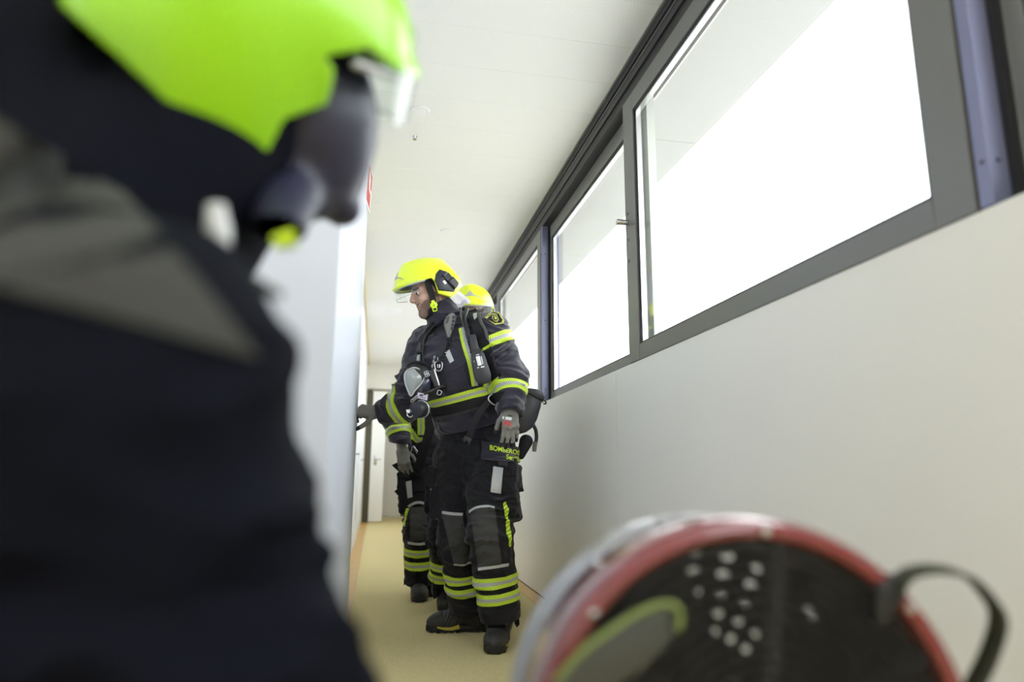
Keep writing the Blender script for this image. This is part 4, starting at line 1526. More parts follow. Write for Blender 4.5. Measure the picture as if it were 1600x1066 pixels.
J1 = mk(pelvis=(745, 690, 3.62), chest=(714, 572, 3.54), neck=(698, 505, 3.53), shL=(765, 520, 3.40), shR=(668, 540, 3.66),
        elL=(798, 592, 3.36), elR=(634, 632, 3.68), wrL=(797, 648, 3.28), wrR=(596, 645, 3.77),
        hipL=(768, 712, 3.54), hipR=(722, 712, 3.68), knL=(766, 835, 3.43), knR=(719, 840, 3.68), anL=(782, 968, 3.45), anR=(733, 952, 3.79),
        kfL=(-0.35, -0.94, 0), kfR=(-0.62, -0.78, 0))
n1 = (-0.58, -0.80, 0.0)
R1 = head_frame((-1.0, -0.24), math.radians(19))
O1 = at(653.5, 457.6, 3.45) - R1 @ np.array([0.078, 0.031, -0.004])
tl = at(775, 1018, 3.33); tl[2] = 0
hands1 = {'L': dict(wrist=J1['wrL'] + np.array([0, 0, 0.034]), d=(-0.02, -0.15, -1.0), n=(0.12, -1.0, 0.15), thumb=-1, curl=(0.22, 0.25, 0.2), thumb_out=0.42, scale=1.0, label='grey knit glove with white and red print on its back'),
          'R': dict(wrist=J1['wrR'] + np.array([-0.012, 0, 0.004]), d=(-1.0, 0.12, 0.02), n=(0.05, -0.72, 0.69), thumb=1, curl=((0.9, 1.0, 1.0, 1.0), (0.5, 0.5, 0.5, 0.5), (0.3, 0.3, 0.3, 0.3)), thumb_out=1.1, scale=1.05, label='grey knit glove touching the wall')}
f1 = make_firefighter(J1, n1, 'firefighter in yellow helmet and dark turnout gear reaching out to touch the left wall, bareheaded face in profile', O1, R1,
                      h=0.0055, hands=hands1, boots={'L': (np.array([0.645, 3.56, 0]), (-0.30, -0.95)), 'R': (np.array([0.575, 3.80, 0]), (-1.0, 0.10))})
f1['root']['label'] = 'firefighter in yellow helmet and dark turnout gear reaching to the left wall, face in profile'
# ------------------------------------------------------------------ markings sewn on his suit
def lerp(a, b, t):
    return a * (1 - t) + b * t

jT, tT = f1['jT'], f1['tT']
jk, tr = f1['jacket'], f1['trousers']
band('reflective_band', jT, lerp(J1['shL'], J1['elL'], 0.26), J1['elL'] - J1['shL'], 0.056, 'tape', jk)
band('reflective_band', jT, lerp(J1['elL'], J1['wrL'], 0.36), J1['wrL'] - J1['elL'] + np.array([0.01, 0, 0]), 0.048, 'tape', jk)
band('reflective_band', jT, lerp(J1['elR'], J1['wrR'], 0.22), J1['wrR'] - J1['elR'], 0.062, 'tape', jk, r=0.16)
tape_px('reflective_band', jT, [(672, 634), (678, 632), (704, 625), (733, 617), (756, 611), (779, 607)], 0.046, 'tape', jk)
tape_px('reflective_band', jT, [(759, 606), (768, 598), (780, 588)], 0.044, 'tape', jk, 0.007, 12)
tape_px('reflective_band', jT, [(721, 513), (726, 537), (733, 560), (738, 580), (742, 603)], 0.031, 'tape_half', jk)
patch_px('grey_patch', jT, [(695.4, 552), (702.7, 547.5), (709.5, 564), (704, 568)], 'reflective', jk, 0.006, 3, 4)
patch_px('shoulder_yoke', jT, [(744, 485), (757, 481), (755, 495), (746, 502)], 'yoke', jk, 0.004, 8, 8)
# storm flap, chest pocket and collar flap
patch_px('storm_flap', jT, [(684, 520), (694, 517), (712, 606), (701, 609)], 'navy', jk, 0.006, 4, 16, 0.006)
patch_px('chest_pocket', jT, [(702, 572), (722, 566), (732, 604), (710, 611)], 'navy', jk, 0.008, 6, 8, 0.008)
patch_px('collar_tab', jT, [(677, 512), (693, 508), (694, 521), (679, 526)], 'webbing', jk, 0.006, 5, 5, 0.006)
# arm badge: a shield with a pale border and a small emblem
sh = [(757.8, 497), (765.5, 489.5), (772, 487.5), (779, 487.2), (783, 494), (787, 502), (786, 505.5), (780, 507), (773.5, 508.4), (766, 503)]
c0 = np.mean(sh, axis=0)
bd = outline_px('arm_badge', jT, sh, mat('badge_yellow', (0.52, 0.52, 0.12), 0.7), jk, 0.005)
bd['label'] = 'shield badge with yellow border on the sleeve'
sc_poly = lambda P, k, c=c0: [tuple(c + (np.array(p) - c) * k) for p in P]
top = [sh[0], sh[1], sh[2], sh[3], sh[4]]
outline_px('badge_field', jT, sc_poly([(760.5, 498.5), (767, 494.5), (773, 493), (779.5, 492.5), (784.2, 502.5), (773.8, 505.8), (767, 502.5)], 0.97), 'navy_dark', bd, 0.0056)
outline_px('badge_emblem', jT, [(768.2, 495.5), (776.5, 494.2), (778.8, 500.5), (776.5, 503), (772.5, 502.6), (769, 499)], M['badge_yellow'] if 'badge_yellow' in M else bpy.data.materials['badge_yellow'], bd, 0.0062)
outline_px('badge_emblem_inner', jT, [(769.8, 496.4), (775.6, 495.4), (777.3, 500.1), (775.6, 501.6), (773, 501.3), (770.2, 498.6)], 'navy_dark', bd, 0.0068)
outline_px('badge_flame', jT, [(771.7, 497.3), (774.2, 496.6), (776, 499.4), (774.4, 500.6), (772.6, 499.8)], bpy.data.materials['badge_yellow'], bd, 0.0074)
for i in range(9):
    a = i / 8
    p = lerp(np.array((760.5, 495.3)), np.array((780, 489.2)), a) + np.array((0, -1.6 * math.sin(a * math.pi)))
    outline_px('badge_lettering', jT, [tuple(p + q) for q in np.array([(-0.5, -0.9), (0.5, -1.0), (0.6, 0.8), (-0.4, 0.9)])], 'navy_dark', bd, 0.0058)

# trousers
for t in (0.53, 0.715):
    band('reflective_band', tT, lerp(J1['knL'], J1['anL'], t), J1['anL'] - J1['knL'], 0.050, 'tape', tr, r=0.15)
for t in (0.48, 0.665):
    band('reflective_band', tT, lerp(J1['knR'], J1['anR'], t), J1['anR'] - J1['knR'], 0.044, 'tape', tr, r=0.13)
patch_px('knee_patch', tT, [(735, 796), (773, 793), (783, 880), (748, 888)], 'knee', tr, 0.005, 22, 44, 0.008, smooth=0)
patch_px('knee_patch', tT, [(692, 805), (722, 803), (736, 880), (709, 882)], 'knee', tr, 0.005, 18, 40, 0.008, smooth=0)
tape_px('piping', tT, [(734, 800), (743, 795), (757, 792), (772, 794)], 0.013, 'piping', tr, 0.006, 12)
tape_px('piping', tT, [(748, 890), (770, 886), (794, 882)], 0.013, 'piping', tr, 0.006, 12)
tape_px('piping', tT, [(692, 801), (707, 803), (723, 804)], 0.014, 'piping', tr, 0.006, 12, fb=3.7)
tape_px('piping', tT, [(709, 882), (724, 882), (738, 879)], 0.011, 'piping', tr, 0.006, 12, fb=3.7)
tape_px('side_braid', tT, [(788, 784), (791, 800), (793, 820), (795, 836), (797, 854)], np.interp(np.linspace(0, 1, 25), [0, .2, .35, .5, .7, .9, 1], [.012, .024, .015, .022, .026, .014, .010]), 'braid', tr, 0.004, 24)
fl1 = patch_px('pocket_flap', tT, [(753, 690), (814, 701), (812, 724), (755, 718)], 'navy', tr, 0.016, 14, 8, 0.02, smooth=4)
fT = bvh(fl1.data)
text_px('lettering', fT, 'BOMBEROS', [(765.5, 695.5), (812, 704.5), (811.5, 712), (765.5, 703.5)], 'fluo', fl1, 0.003, bold=0.02)
text_px('lettering', fT, 'Sevilla', [(791, 710.5), (814, 715), (813.5, 722.5), (791, 718)], 'fluo', fl1, 0.003, bold=0.02)
patch_px('pull_tab', tT, [(781, 719), (793, 720.5), (792, 728), (781, 727)], 'navy', tr, 0.012, 3, 3, 0.01)
patch_px('reflective_panel', tT, [(770.8, 728.8), (786.5, 731.3), (782.8, 770.4), (766.7, 768)], 'reflective', tr, 0.006, 5, 10, 0.006)
strap_px('jacket_hem_edge', jT, [(674, 652), (690, 653), (710, 648), (733, 641), (752, 635)], 0.014, 'knee', jk, 0.007, 0.008, 20)
# glove prints
gT = bvh(f1['gmL'])
gl = f1['gloveL']
patch_px('white_label', gT, [(785.5, 650.8), (799.5, 652.5), (799.2, 657), (785.3, 655)], 'white', gl, 0.0015, 6, 3, 0.0015)
for i in range(4):
    outline_px('size_print', gT, [(793.5 + i * 1.8, 648.5 + 0.2 * i), (794.7 + i * 1.8, 648.6 + 0.2 * i), (794.7 + i * 1.8, 650.2 + 0.2 * i), (793.5 + i * 1.8, 650.1 + 0.2 * i)], 'black', gl, 0.0015, thick=0.001)
for poly in ([(787, 660), (790, 658), (790.6, 663), (787.6, 664)], [(791, 658), (793.4, 657.8), (794, 665), (791.6, 665)], [(794.4, 658.6), (797, 658.4), (798.4, 665.6), (795.4, 665.2)],
             [(787.2, 664.2), (799, 664.6), (799.2, 666.6), (787.4, 666)], [(788, 659.6), (797, 657.8), (797.2, 659.2), (788.2, 661)]):
    outline_px('red_print', gT, poly, 'red', gl, 0.0016, thick=0.001)

# ================================================================== HIS BREATHING APPARATUS
def slab(name, poly, Y, thick, m, parent, bev=0.004, smooth=0):
    """solid plate: outline given in the picture at depth Y, real thickness going away from it"""
    if smooth:
        poly = spline(poly, smooth, True)
    c = np.mean(np.array(poly), axis=0)
    O = at(c[0], c[1], Y)
    U = unit(np.cross([0, 1.0, 0], [0, 0, 1.0]))
    V = np.array([0, 0, 1.0])
    pts = [at(x, y, Y) - O for x, y in poly]
    return link(name, prism_mesh([(p.dot(U), p.dot(V)) for p in pts], O, U, V, np.array([0, 1.0, 0]), (0, thick), bev, name), m, parent)

def tube_px(name, pts, r, m, parent, n=24, seg=10, closed=False):
    P = spline([at(*p) for p in pts], n, closed)
    return link(name, tube_mesh(P, r, seg, closed, name), m, parent)

def surf_tube(name, T, pts, r, lift, m, parent, n=24, fb=3.5):
    S = spline(np.array(pts, float), n)
    P = np.array([(lambda q: q[0] + q[1] * lift)(see(T, x, y, fb)) for x, y in S])
    for _ in range(3):
        P[1:-1] = (P[:-2] + 2 * P[1:-1] + P[2:]) / 4
    return link(name, tube_mesh(P, r, 10, False, name), m, parent)

def Ysurf(x, y, T=None):
    return see(T or jT, x, y)[0][1]

ba = empty('breathing_apparatus', (J1['chest'][0] + 0.12, J1['chest'][1] + 0.17, J1['pelvis'][2]), 'black harness with gauge, hoses and back cylinder worn by the firefighter touching the wall', 'breathing apparatus')
st = strap_px('shoulder_strap', jT, [(737, 484), (741, 494), (749, 515), (760, 545), (772, 578), (777, 592)], np.interp(np.arange(31), [0, 8, 30], [0.046, 0.058, 0.062]), 'webbing', ba, 0.014, 0.012, 30)
strap_px('strap_lining', jT, [(747, 490), (751, 499), (757, 512), (763, 530)], 0.014, 'yoke', st, 0.018, 0.008, 14)
strap_px('strap_tag', jT, [(743, 494), (746, 500)], 0.02, 'reflective', st, 0.017, 0.004, 4)
s2 = strap_px('shoulder_strap', jT, [(681, 508), (672, 517), (664, 532), (660, 548), (658, 566)], 0.034, 'webbing', ba, 0.014, 0.012, 24)
strap_px('strap_buckle', jT, [(660, 545), (659, 552)], 0.046, 'black', s2, 0.022, 0.014, 4)
strap_px('hose_end', jT, [(658.5, 557), (658, 569)], 0.018, 'reflective', s2, 0.024, 0.016, 5)
surf_tube('air_hose', jT, [(690, 502), (678, 515), (668, 530), (664, 550), (666, 570)], 0.006, 0.016, 'rubber', ba)
surf_tube('air_hose', jT, [(723, 480), (728, 490), (732, 506), (735, 520), (738, 534)], 0.011, 0.030, 'rubber', ba)
surf_tube('air_hose', jT, [(718, 482), (722, 498), (727, 515), (733, 534)], 0.005, 0.020, 'grey_plastic', ba)
strap_px('waist_belt', jT, [(676, 644), (700, 640), (735, 631), (765, 624), (785, 620)], 0.052, 'webbing', ba, 0.010, 0.008, 24)
# pressure gauge paddle
Yg = Ysurf(750, 570) - 0.045
pg = slab('gauge_body', [(737, 553), (742, 548.5), (750, 548), (756, 552), (762, 568), (767, 584), (767, 592), (762, 598), (753, 599), (746, 596), (741, 582)], Yg, 0.034, 'plastic', ba, 0.007, 40)
slab('gauge_neck', [(732.5, 523), (743, 521.5), (749, 545), (752, 552), (738, 556), (736, 545)], Yg + 0.006, 0.026, 'plastic', pg, 0.005)
slab('neck_ring', [(735, 547), (750, 543.5), (751, 547.5), (736, 551)], Yg + 0.0, 0.036, 'black', pg, 0.003)
slab('gauge_display', [(743.3, 557.5), (749.5, 556), (753, 570.5), (747, 572)], Yg - 0.002, 0.004, 'white', pg, 0.0005)
for q in ([(743.5, 554.5), (748.5, 553.3), (748.8, 554.5), (743.8, 555.6)], [(751, 557), (752.5, 556.8), (755.3, 569), (754, 569.3)], [(745.5, 574.5), (748.5, 573.7), (748.7, 575), (745.7, 575.7)], [(751, 573), (756.5, 571.8), (757, 573.8), (751.6, 575)], [(740.2, 564.2), (741.2, 564), (741.4, 565.2), (740.4, 565.4)]):
    slab('gauge_marking', q, Yg - 0.001, 0.003, 'white', pg, 0.0002)
# back plate and cylinder behind him
nb = unit(np.array(n1))
upb = unit(J1['neck'] - J1['pelvis'])
latb = unit(np.cross(nb, upb))
cb = J1['chest'] - nb * 0.20 - upb * 0.06
bp = Field(cb - 0.3, cb + 0.3, 0.007)
bp.rbox(cb, (0.10, 0.012, 0.22), np.array([latb, nb, upb]).T, 0.01, 0.01)
link('back_plate', bp.mesh('back_plate'), 'plastic', ba)
cyl = Field(cb - nb * 0.085 - 0.32, cb - nb * 0.085 + 0.32, 0.007)
cyl.cone(cb - nb * 0.082 - upb * 0.16, cb - nb * 0.082 + upb * 0.12, 0.066, 0.066, k=0)
cyl.cone(cb - nb * 0.082 - upb * 0.16, cb - nb * 0.082 - upb * 0.26, 0.022, 0.020, k=0.02)
link('cylinder', cyl.mesh('cylinder'), 'grey_plastic', ba)

# radio microphone clipped to the strap
rm = empty('radio_microphone', at(704, 510, 3.40), 'grey and black radio microphone clipped high on the chest of the nearest standing firefighter', 'radio')
Yr = Ysurf(704, 510) - 0.05
rb_ = slab('microphone_body', [(694, 505), (696, 498), (701, 491.5), (707, 489), (711, 492), (712, 499), (709.5, 508), (706, 518), (703, 527), (699.5, 526), (697, 516)], Yr, 0.035, 'grey_plastic', rm, 0.006, 40)
for i in range(4):
    slab('speaker_slot', [(696.2 + i * 0.3, 501.5 - i * 2.6 + 4), (700.5 + i * 0.6, 497.6 - i * 2.4 + 4), (701 + i * 0.6, 498.6 - i * 2.4 + 4), (696.4 + i * 0.3, 502.7 - i * 2.6 + 4)], Yr - 0.001, 0.004, 'black', rb_, 0.0002)
for i in range(4):
    slab('side_rib', [(707 - i * 0.8, 493 + i * 6), (714 - i * 1.4, 493.5 + i * 5.6), (713 - i * 1.4, 498 + i * 5.6), (706.5 - i * 0.8, 498 + i * 6)], Yr - 0.003, 0.044, 'plastic', rb_, 0.003)
slab('switch_knob', [(706, 529), (709, 528), (710, 531), (707.5, 533)], Yr + 0.01, 0.02, 'black', rb_, 0.001)
coil = []
base_c = spline([at(703, 525, Yr + 0.015), at(700, 540, Yr + 0.01), at(693, 556, Yr + 0.0), at(686, 566, Yr - 0.01)], 90)
for i, p in enumerate(base_c):
    a = i * 0.95
    coil.append(p + np.array([math.cos(a), math.sin(a) * 0.6, math.sin(a) * 0.5]) * 0.008)
link('coiled_cord', tube_mesh(coil, 0.0032, 6), 'rubber', rm)

# metal buckle with a chain
mb = empty('strap_buckle', at(685, 572, 3.40), 'small metal snap buckle and chain hanging on the chest above the breathing mask', 'buckle')
Yb = min(Ysurf(685, 572), 3.55) - 0.03
tube_px('buckle_frame', [(680.5, 566, Yb), (690, 566, Yb), (691, 573, Yb), (688.5, 579, Yb), (682, 579, Yb), (679.5, 573, Yb)], 0.003, 'chrome', mb, 24, 8, True)
slab('buckle_plate', [(683, 569), (688, 569), (688, 575), (683, 575)], Yb, 0.012, 'chrome', mb, 0.002)
slab('buckle_slot', [(684.5, 570.5), (686.5, 570.5), (686.5, 573.5), (684.5, 573.5)], Yb - 0.001, 0.006, 'black', mb, 0.0003)
tube_px('pin', [(684.5, 566, Yb), (684.2, 558.5, Yb + 0.01)], 0.003, 'chrome', mb, 6, 8)
for i in range(6):
    c = lerp(np.array([679.0, 558.0]), np.array([675.0, 575.0]), i / 5)
    tube_px('chain_link', [(c[0] - 1.1, c[1], Yb), (c[0], c[1] - 2, Yb - 0.004 * (i % 2)), (c[0] + 1.1, c[1], Yb), (c[0], c[1] + 2, Yb + 0.004 * (i % 2))], 0.0016, 'chrome', mb, 12, 6, True)

# ------------------------------------------------------------------ breathing mask hanging in front of the chest
M['lens'] = mat('mask_lens', (0.30, 0.33, 0.33), 0.08, coat=1.0)
M['lens_dark'] = mat('mask_lens_dark', (0.030, 0.033, 0.075), 0.12, coat=0.8)
bm_ = empty('breathing_mask', at(655, 600, 3.45), 'black breathing mask with teardrop lens and pale rim hanging at the chest', 'mask')
Ym = min(see(jT, x, y)[0][1] for x, y in ((655, 585), (668, 590), (680, 590), (672, 605), (660, 610), (655, 625))) - 0.06
FM = Field(at(655, 605, Ym) - 0.16, at(655, 605, Ym) + 0.18, 0.004)
FM.ell(at(652, 586, Ym + 0.055), (0.062, 0.055, 0.060), k=0)
FM.ell(at(664, 590, Ym + 0.060), (0.050, 0.05, 0.062), k=0.03)
FM.ell(at(654, 612, Ym + 0.055), (0.040, 0.045, 0.055), k=0.03)
FM.cone(at(647, 618, Ym + 0.04), at(655, 634, Ym + 0.05), 0.022, 0.03, k=0.02)
ms = link('mask_shell', FM.mesh('mask_shell'), 'rubber', bm_)
tear = [(632, 586), (636.5, 579), (647.5, 574.6), (658, 579.5), (663, 588), (658.5, 599), (648.5, 610), (642, 619), (637, 610), (633, 598)]
ts = spline(tear, 48, True)
cT = np.array((647.5, 591.0))
bm = bmesh.new()
rings = []
for k in range(7):
    q = 1 - k / 6
    rings.append([bm.verts.new(at(*(cT + (p - cT) * q), Ym + 0.010 - 0.018 * (1 - q * q))) for p in ts] if k < 6 else [bm.verts.new(at(*cT, Ym - 0.008))])
for k in range(6):
    n_ = len(ts)
    for i in range(n_):
        if k < 5:
            bm.faces.new((rings[k][i], rings[k][(i + 1) % n_], rings[k + 1][(i + 1) % n_], rings[k + 1][i]))
        else:
            bm.faces.new((rings[k][i], rings[k][(i + 1) % n_], rings[6][0]))
link('lens', bm_mesh(bm), 'lens', ms)
link('lens_rim', tube_mesh([at(p[0], p[1], Ym + 0.006) for p in ts], 0.0038, 8, True), mat('pale_rim', (0.5, 0.5, 0.5), 0.4), ms)
FD = Field(at(668, 602, Ym) - 0.1, at(668, 602, Ym) + 0.12, 0.004)
FD.ell(at(666, 602, Ym + 0.045), (0.030, 0.045, 0.052), head_frame((1, -0.5), 0.35), k=0)
link('side_lens', FD.mesh('side_lens'), 'lens_dark', ms)
sb = slab('speech_box', [(669, 580), (678.5, 576.5), (687, 603), (679.5, 606)], Ym + 0.005, 0.03, 'plastic', ms, 0.003)
slab('bright_edge', [(677.4, 577), (679.4, 576.3), (687.6, 602.4), (685.4, 603.3)], Ym + 0.002, 0.032, 'bead', sb, 0.001)
for i in range(4):
    c = (664.5 + i * 1.6, 583.0 + (i % 2) * 4 - i * 0.5)
    tube_px('clip', [(c[0] - 1.3, c[1] - 2, Ym - 0.005), (c[0] + 1.3, c[1] - 1, Ym - 0.005), (c[0] + 1.3, c[1] + 2, Ym - 0.005), (c[0] - 1.3, c[1] + 2, Ym - 0.005)], 0.002, 'chrome', ms, 12, 6, True)
# regulator drum with its hose
c1, ax = at(650.5, 641, Ym - 0.035), unit([0.55, 0.80, 0.18])
rg = link('regulator', tube_mesh([c1 - ax * 0.012, c1 - ax * 0.006, c1, c1 + ax * 0.045, c1 + ax * 0.05], [0.026, 0.037, 0.040, 0.041, 0.034], 32), 'plastic', bm_)
link('regulator_ring', tube_mesh([c1 + ax * 0.048 + 0.042 * (math.cos(a) * frame_axes(ax)[1] + math.sin(a) * frame_axes(ax)[2]) for a in np.linspace(0, 2 * math.pi, 32, endpoint=False)], 0.003, 8, True), 'bead', rg)
tube_px('ring_pull', [(640, 640, Ym - 0.03), (636, 648, Ym - 0.03), (641, 652, Ym - 0.03), (645, 648, Ym - 0.03)], 0.003, 'chrome', rg, 20, 6, True)
slab('pull_tab', [(634.5, 640), (640, 640.5), (640.5, 645.5), (635.5, 645.5)], Ym - 0.035, 0.006, 'white', rg, 0.001)
lb = slab('paper_label', [(653, 613.5), (669, 615.5), (667.5, 626), (651.5, 622)], Ym - 0.012, 0.003, mat('lilac_label', (0.62, 0.58, 0.74), 0.5), bm_, 0.0003)
slab('label_print', [(655.5, 616), (661, 617), (660.5, 619.5), (655, 618.5)], Ym - 0.0128, 0.002, 'plastic', lb, 0.0001)
slab('label_print', [(656, 620.2), (665, 622), (664.8, 622.8), (655.8, 621)], Ym - 0.0128, 0.002, 'plastic', lb, 0.0001)
tube_px('hose', [(662, 615, Ym - 0.02), (672, 612, Ym - 0.02), (682, 607, Ym), (693, 604, Ym + 0.02), (697, 609, Ym + 0.05)], 0.0085, 'rubber', bm_, 24)
tube_px('hose_ring', [(685, 610, Ym - 0.01), (690, 612, Ym - 0.01), (688, 617, Ym - 0.01), (683, 616, Ym - 0.01)], 0.0028, 'chrome', bm_, 20, 6, True)
for i in range(3):
    tube_px('chain_link', [(642 + i * 3.2, 627 - i * 2.6, Ym - 0.03), (645 + i * 3.2, 623.5 - i * 2.6, Ym - 0.034), (647 + i * 3.2, 625.5 - i * 2.6, Ym - 0.03), (644 + i * 3.2, 629 - i * 2.6, Ym - 0.026)], 0.0026, 'chrome', bm_, 16, 6, True)
tube_px('neck_strap', [(636, 573, Ym + 0.03), (645, 567, Ym + 0.02), (657, 566.5, Ym + 0.02), (668, 572, Ym + 0.03), (674, 580, Ym + 0.04)], 0.007, 'webbing', bm_, 20)

# hanging belt strap with a ring at the hip
hs = empty('hanging_strap', at(748, 650, 3.38), 'loose black webbing strap hanging from a metal ring in front of the thigh', 'strap')
Yh = 3.33
hp = spline([at(770, 624, Yh + 0.02), at(763, 629, Yh), at(752, 642, Yh - 0.01), at(744, 656, Yh - 0.015), at(737, 672, Yh - 0.01), at(732, 688, Yh)], 24)
link('webbing', strip_mesh(hp, [unit([-0.3, -1, 0.1])] * len(hp), 0.034, 0.003, 0.004, 'webbing'), 'webbing', hs)
slab('end_buckle', [(726, 681), (737, 686), (735, 694), (732, 696), (731, 690), (728, 688), (726, 692), (724, 688)], Yh - 0.012, 0.012, 'black', hs, 0.002)
rg2 = tube_px('ring', [(765, 619, Yh), (772, 615.5, Yh), (779, 617, Yh), (782, 628, Yh), (776, 633, Yh), (768, 630, Yh), (763.5, 625, Yh)], 0.0045, 'chrome', hs, 36, 8, True)
tube_px('ring_pin', [(774.5, 616, Yh - 0.004), (780, 629, Yh - 0.004)], 0.005, 'bead', hs, 6, 8)

# hip pouch with a nozzle hose
po = empty('hip_pouch', at(832, 640, 3.5), 'black hard pouch with flap at the hip of the firefighter, behind his hanging hand', 'pouch')
Yp = 3.44
pb = slab('pouch_body', [(824, 611), (847, 618), (846, 634), (840, 655), (833, 668), (822, 676), (810, 678), (810, 650), (816, 630)], Yp, 0.11, 'plastic', po, 0.010)
slab('pouch_flap', [(822, 606), (836, 607), (848, 610), (852, 621), (849, 628), (842, 624), (824, 614)], Yp - 0.008, 0.125, 'plastic', po, 0.006)
tube_px('flap_hook', [(848, 624, Yp), (852, 627, Yp), (853, 631, Yp), (849, 631, Yp)], 0.004, 'black', po, 12, 6)
hz = tube_px('nozzle_hose', [(833, 664, Yp + 0.04), (837, 672, Yp + 0.04), (838.2, 684, Yp + 0.04), (836.5, 695, Yp + 0.04)], 0.0095, 'rubber', po, 20)
link('nozzle', tube_mesh([at(836.6, 690, Yp + 0.04), at(835, 701, Yp + 0.04), at(834.8, 706, Yp + 0.04)], [0.011, 0.012, 0.010], 12), 'grey_plastic', po)
FH = Field(at(820, 695, Yp + 0.05) - 0.12, at(820, 695, Yp + 0.05) + 0.12, 0.005)
FH.cone(at(822, 690, Yp + 0.06), at(814, 712, Yp + 0.04), 0.036, 0.020, k=0)
link('holster', FH.mesh('holster'), 'webbing', po)
slab('cuff_tab', [(805, 962), (811, 964), (812, 976), (808, 981), (804, 975)], 3.44, 0.01, 'navy_dark', tr, 0.002)
slab('trouser_tab', [(812, 738), (819, 768), (808, 770), (806, 742)], 3.53, 0.012, 'navy_dark', tr, 0.003)
# ================================================================== TWO MORE FIREFIGHTERS FURTHER BACK
J2 = mk(pelvis=(676, 712, 4.92), chest=(682, 628, 4.86), neck=(690, 582, 4.84), shL=(722, 606, 4.86), shR=(648, 608, 4.84),
        elL=(738, 655, 4.9), elR=(618, 655, 4.78), wrL=(735, 705, 4.85), wrR=(628, 704, 4.68),
        hipL=(690, 724, 4.98), hipR=(655, 724, 4.86), knL=(681, 826, 5.02), knR=(655, 830, 4.80), anL=(677, 905, 5.08), anR=(654, 912, 4.86),
        kfL=(-0.1, -1, 0), kfR=(-0.15, -1, 0))
R2 = head_frame((-0.4, -1.0), math.radians(12))
O2 = at(697, 552, 4.78)
hands2 = {'R': dict(wrist=J2['wrR'] + np.array([0, 0, 0.012]), d=(0.18, -0.15, -1.0), n=(-0.25, -1.0, 0.15), thumb=1, curl=(0.5, 0.5, 0.35), h=0.003),
          'L': dict(wrist=J2['wrL'], d=(0.0, -0.1, -1.0), n=(0.6, -0.8, 0.1), thumb=-1, curl=(0.3, 0.3, 0.3), h=0.005)}
f2 = make_firefighter(J2, (-0.15, -1.0, 0), 'firefighter facing the camera behind the one touching the wall, head hidden, grey glove hanging', O2, R2, h=0.008, detail=False, hands=hands2,
                      boots={'L': (np.array([J2['anL'][0], 5.12, 0]), (-0.1, -1)), 'R': (np.array([J2['anR'][0], 4.94, 0]), (0.0, -1))}, helmet_h=0.004, leg=0.92)
# the one whose helmet shows over the shoulder
J3 = mk(pelvis=(722, 706, 4.36), chest=(738, 598, 4.20), neck=(742, 530, 4.06), shL=(772, 560, 4.0), shR=(712, 555, 4.22),
        elL=(788, 625, 4.0), elR=(705, 615, 4.30), wrL=(782, 662, 3.95), wrR=(715, 660, 4.2),
        hipL=(736, 716, 4.26), hipR=(706, 716, 4.42), knL=(738, 830, 4.15), knR=(694, 838, 4.36), anL=(748, 930, 4.2), anR=(696, 925, 4.50),
        kfL=(-0.4, -0.9, 0), kfR=(-0.4, -0.9, 0))
R3 = head_frame((-0.20, -0.98), math.radians(10), math.radians(2))
O3 = at(738, 490, 3.98)
hands3 = {'L': dict(wrist=J3['wrL'], d=(-0.5, -0.3, -1.0), n=(0.6, -0.8, 0.1), thumb=-1, curl=(0.3, 0.3, 0.3), h=0.005),
          'R': dict(wrist=J3['wrR'], d=(0.3, -0.2, -1.0), n=(-0.7, -0.7, 0.1), thumb=1, curl=(0.3, 0.3, 0.3), h=0.005)}
f3 = make_firefighter(J3, (-0.75, -0.66, 0), 'firefighter mostly hidden, only yellow helmet over the shoulder and one leg showing', O3, R3, h=0.008, detail=False, hands=hands3,
                      boots={'L': (np.array([J3['anL'][0] + 0.02, 4.24, 0]), (-0.4, -0.9)), 'R': (np.array([J3['anR'][0] + 0.02, 4.60, 0]), (-0.12, -1.0))}, helmet_h=0.004, leg=0.85)

for f, J, marks in ((f2, J2, ((0.36, 0.60), (0.42, 0.62))), (f3, J3, ((0.45, 0.65), (0.46, 0.72)))):
    for s, ts_ in zip('RL', marks):
        for t in ts_:
            band('reflective_band', f['tT'], lerp(J['kn' + s], J['an' + s], t), J['an' + s] - J['kn' + s], 0.052, 'tape', f['trousers'], r=0.13)
    for s in 'LR':
        band('reflective_band', f['jT'], lerp(J['el' + s], J['wr' + s], 0.45), J['wr' + s] - J['el' + s], 0.05, 'tape', f['jacket'], r=0.14)
        band('reflective_band', f['jT'], lerp(J['sh' + s], J['el' + s], 0.3), J['el' + s] - J['sh' + s], 0.05, 'tape', f['jacket'], r=0.16)
t2, j2 = f2['tT'], f2['jacket']
patch_px('reflective_panel', t2, [(634, 753), (643, 751), (645, 777), (637, 779)], 'reflective', f2['trousers'], 0.006, 4, 6, fb=4.8)
tape_px('piping', t2, [(638, 792), (646, 787), (656, 785), (668, 789)], 0.016, 'piping', f2['trousers'], 0.006, 12, fb=4.8)
tape_px('piping', t2, [(638, 848), (652, 850), (669, 849)], 0.016, 'piping', f2['trousers'], 0.006, 12, fb=4.8)
patch_px('knee_patch', t2, [(641, 793), (667, 792), (668, 845), (642, 845)], 'knee', f2['trousers'], 0.006, 16, 28, 0.008, fb=4.8, smooth=0)
tape_px('side_braid', t2, [(637, 795), (634, 808), (632, 822)], 0.02, 'braid', f2['trousers'], 0.006, 10, fb=4.8)
for poly in ([(612, 727), (622, 722), (632, 740), (628, 742)], [(621, 745), (632, 740), (634, 760), (624, 763)], [(616, 768), (624, 762), (640, 776), (638, 790), (630, 784)]):
    slab('pocket_flap', poly, 4.74, 0.03, 'navy_dark', f2['trousers'], 0.003)
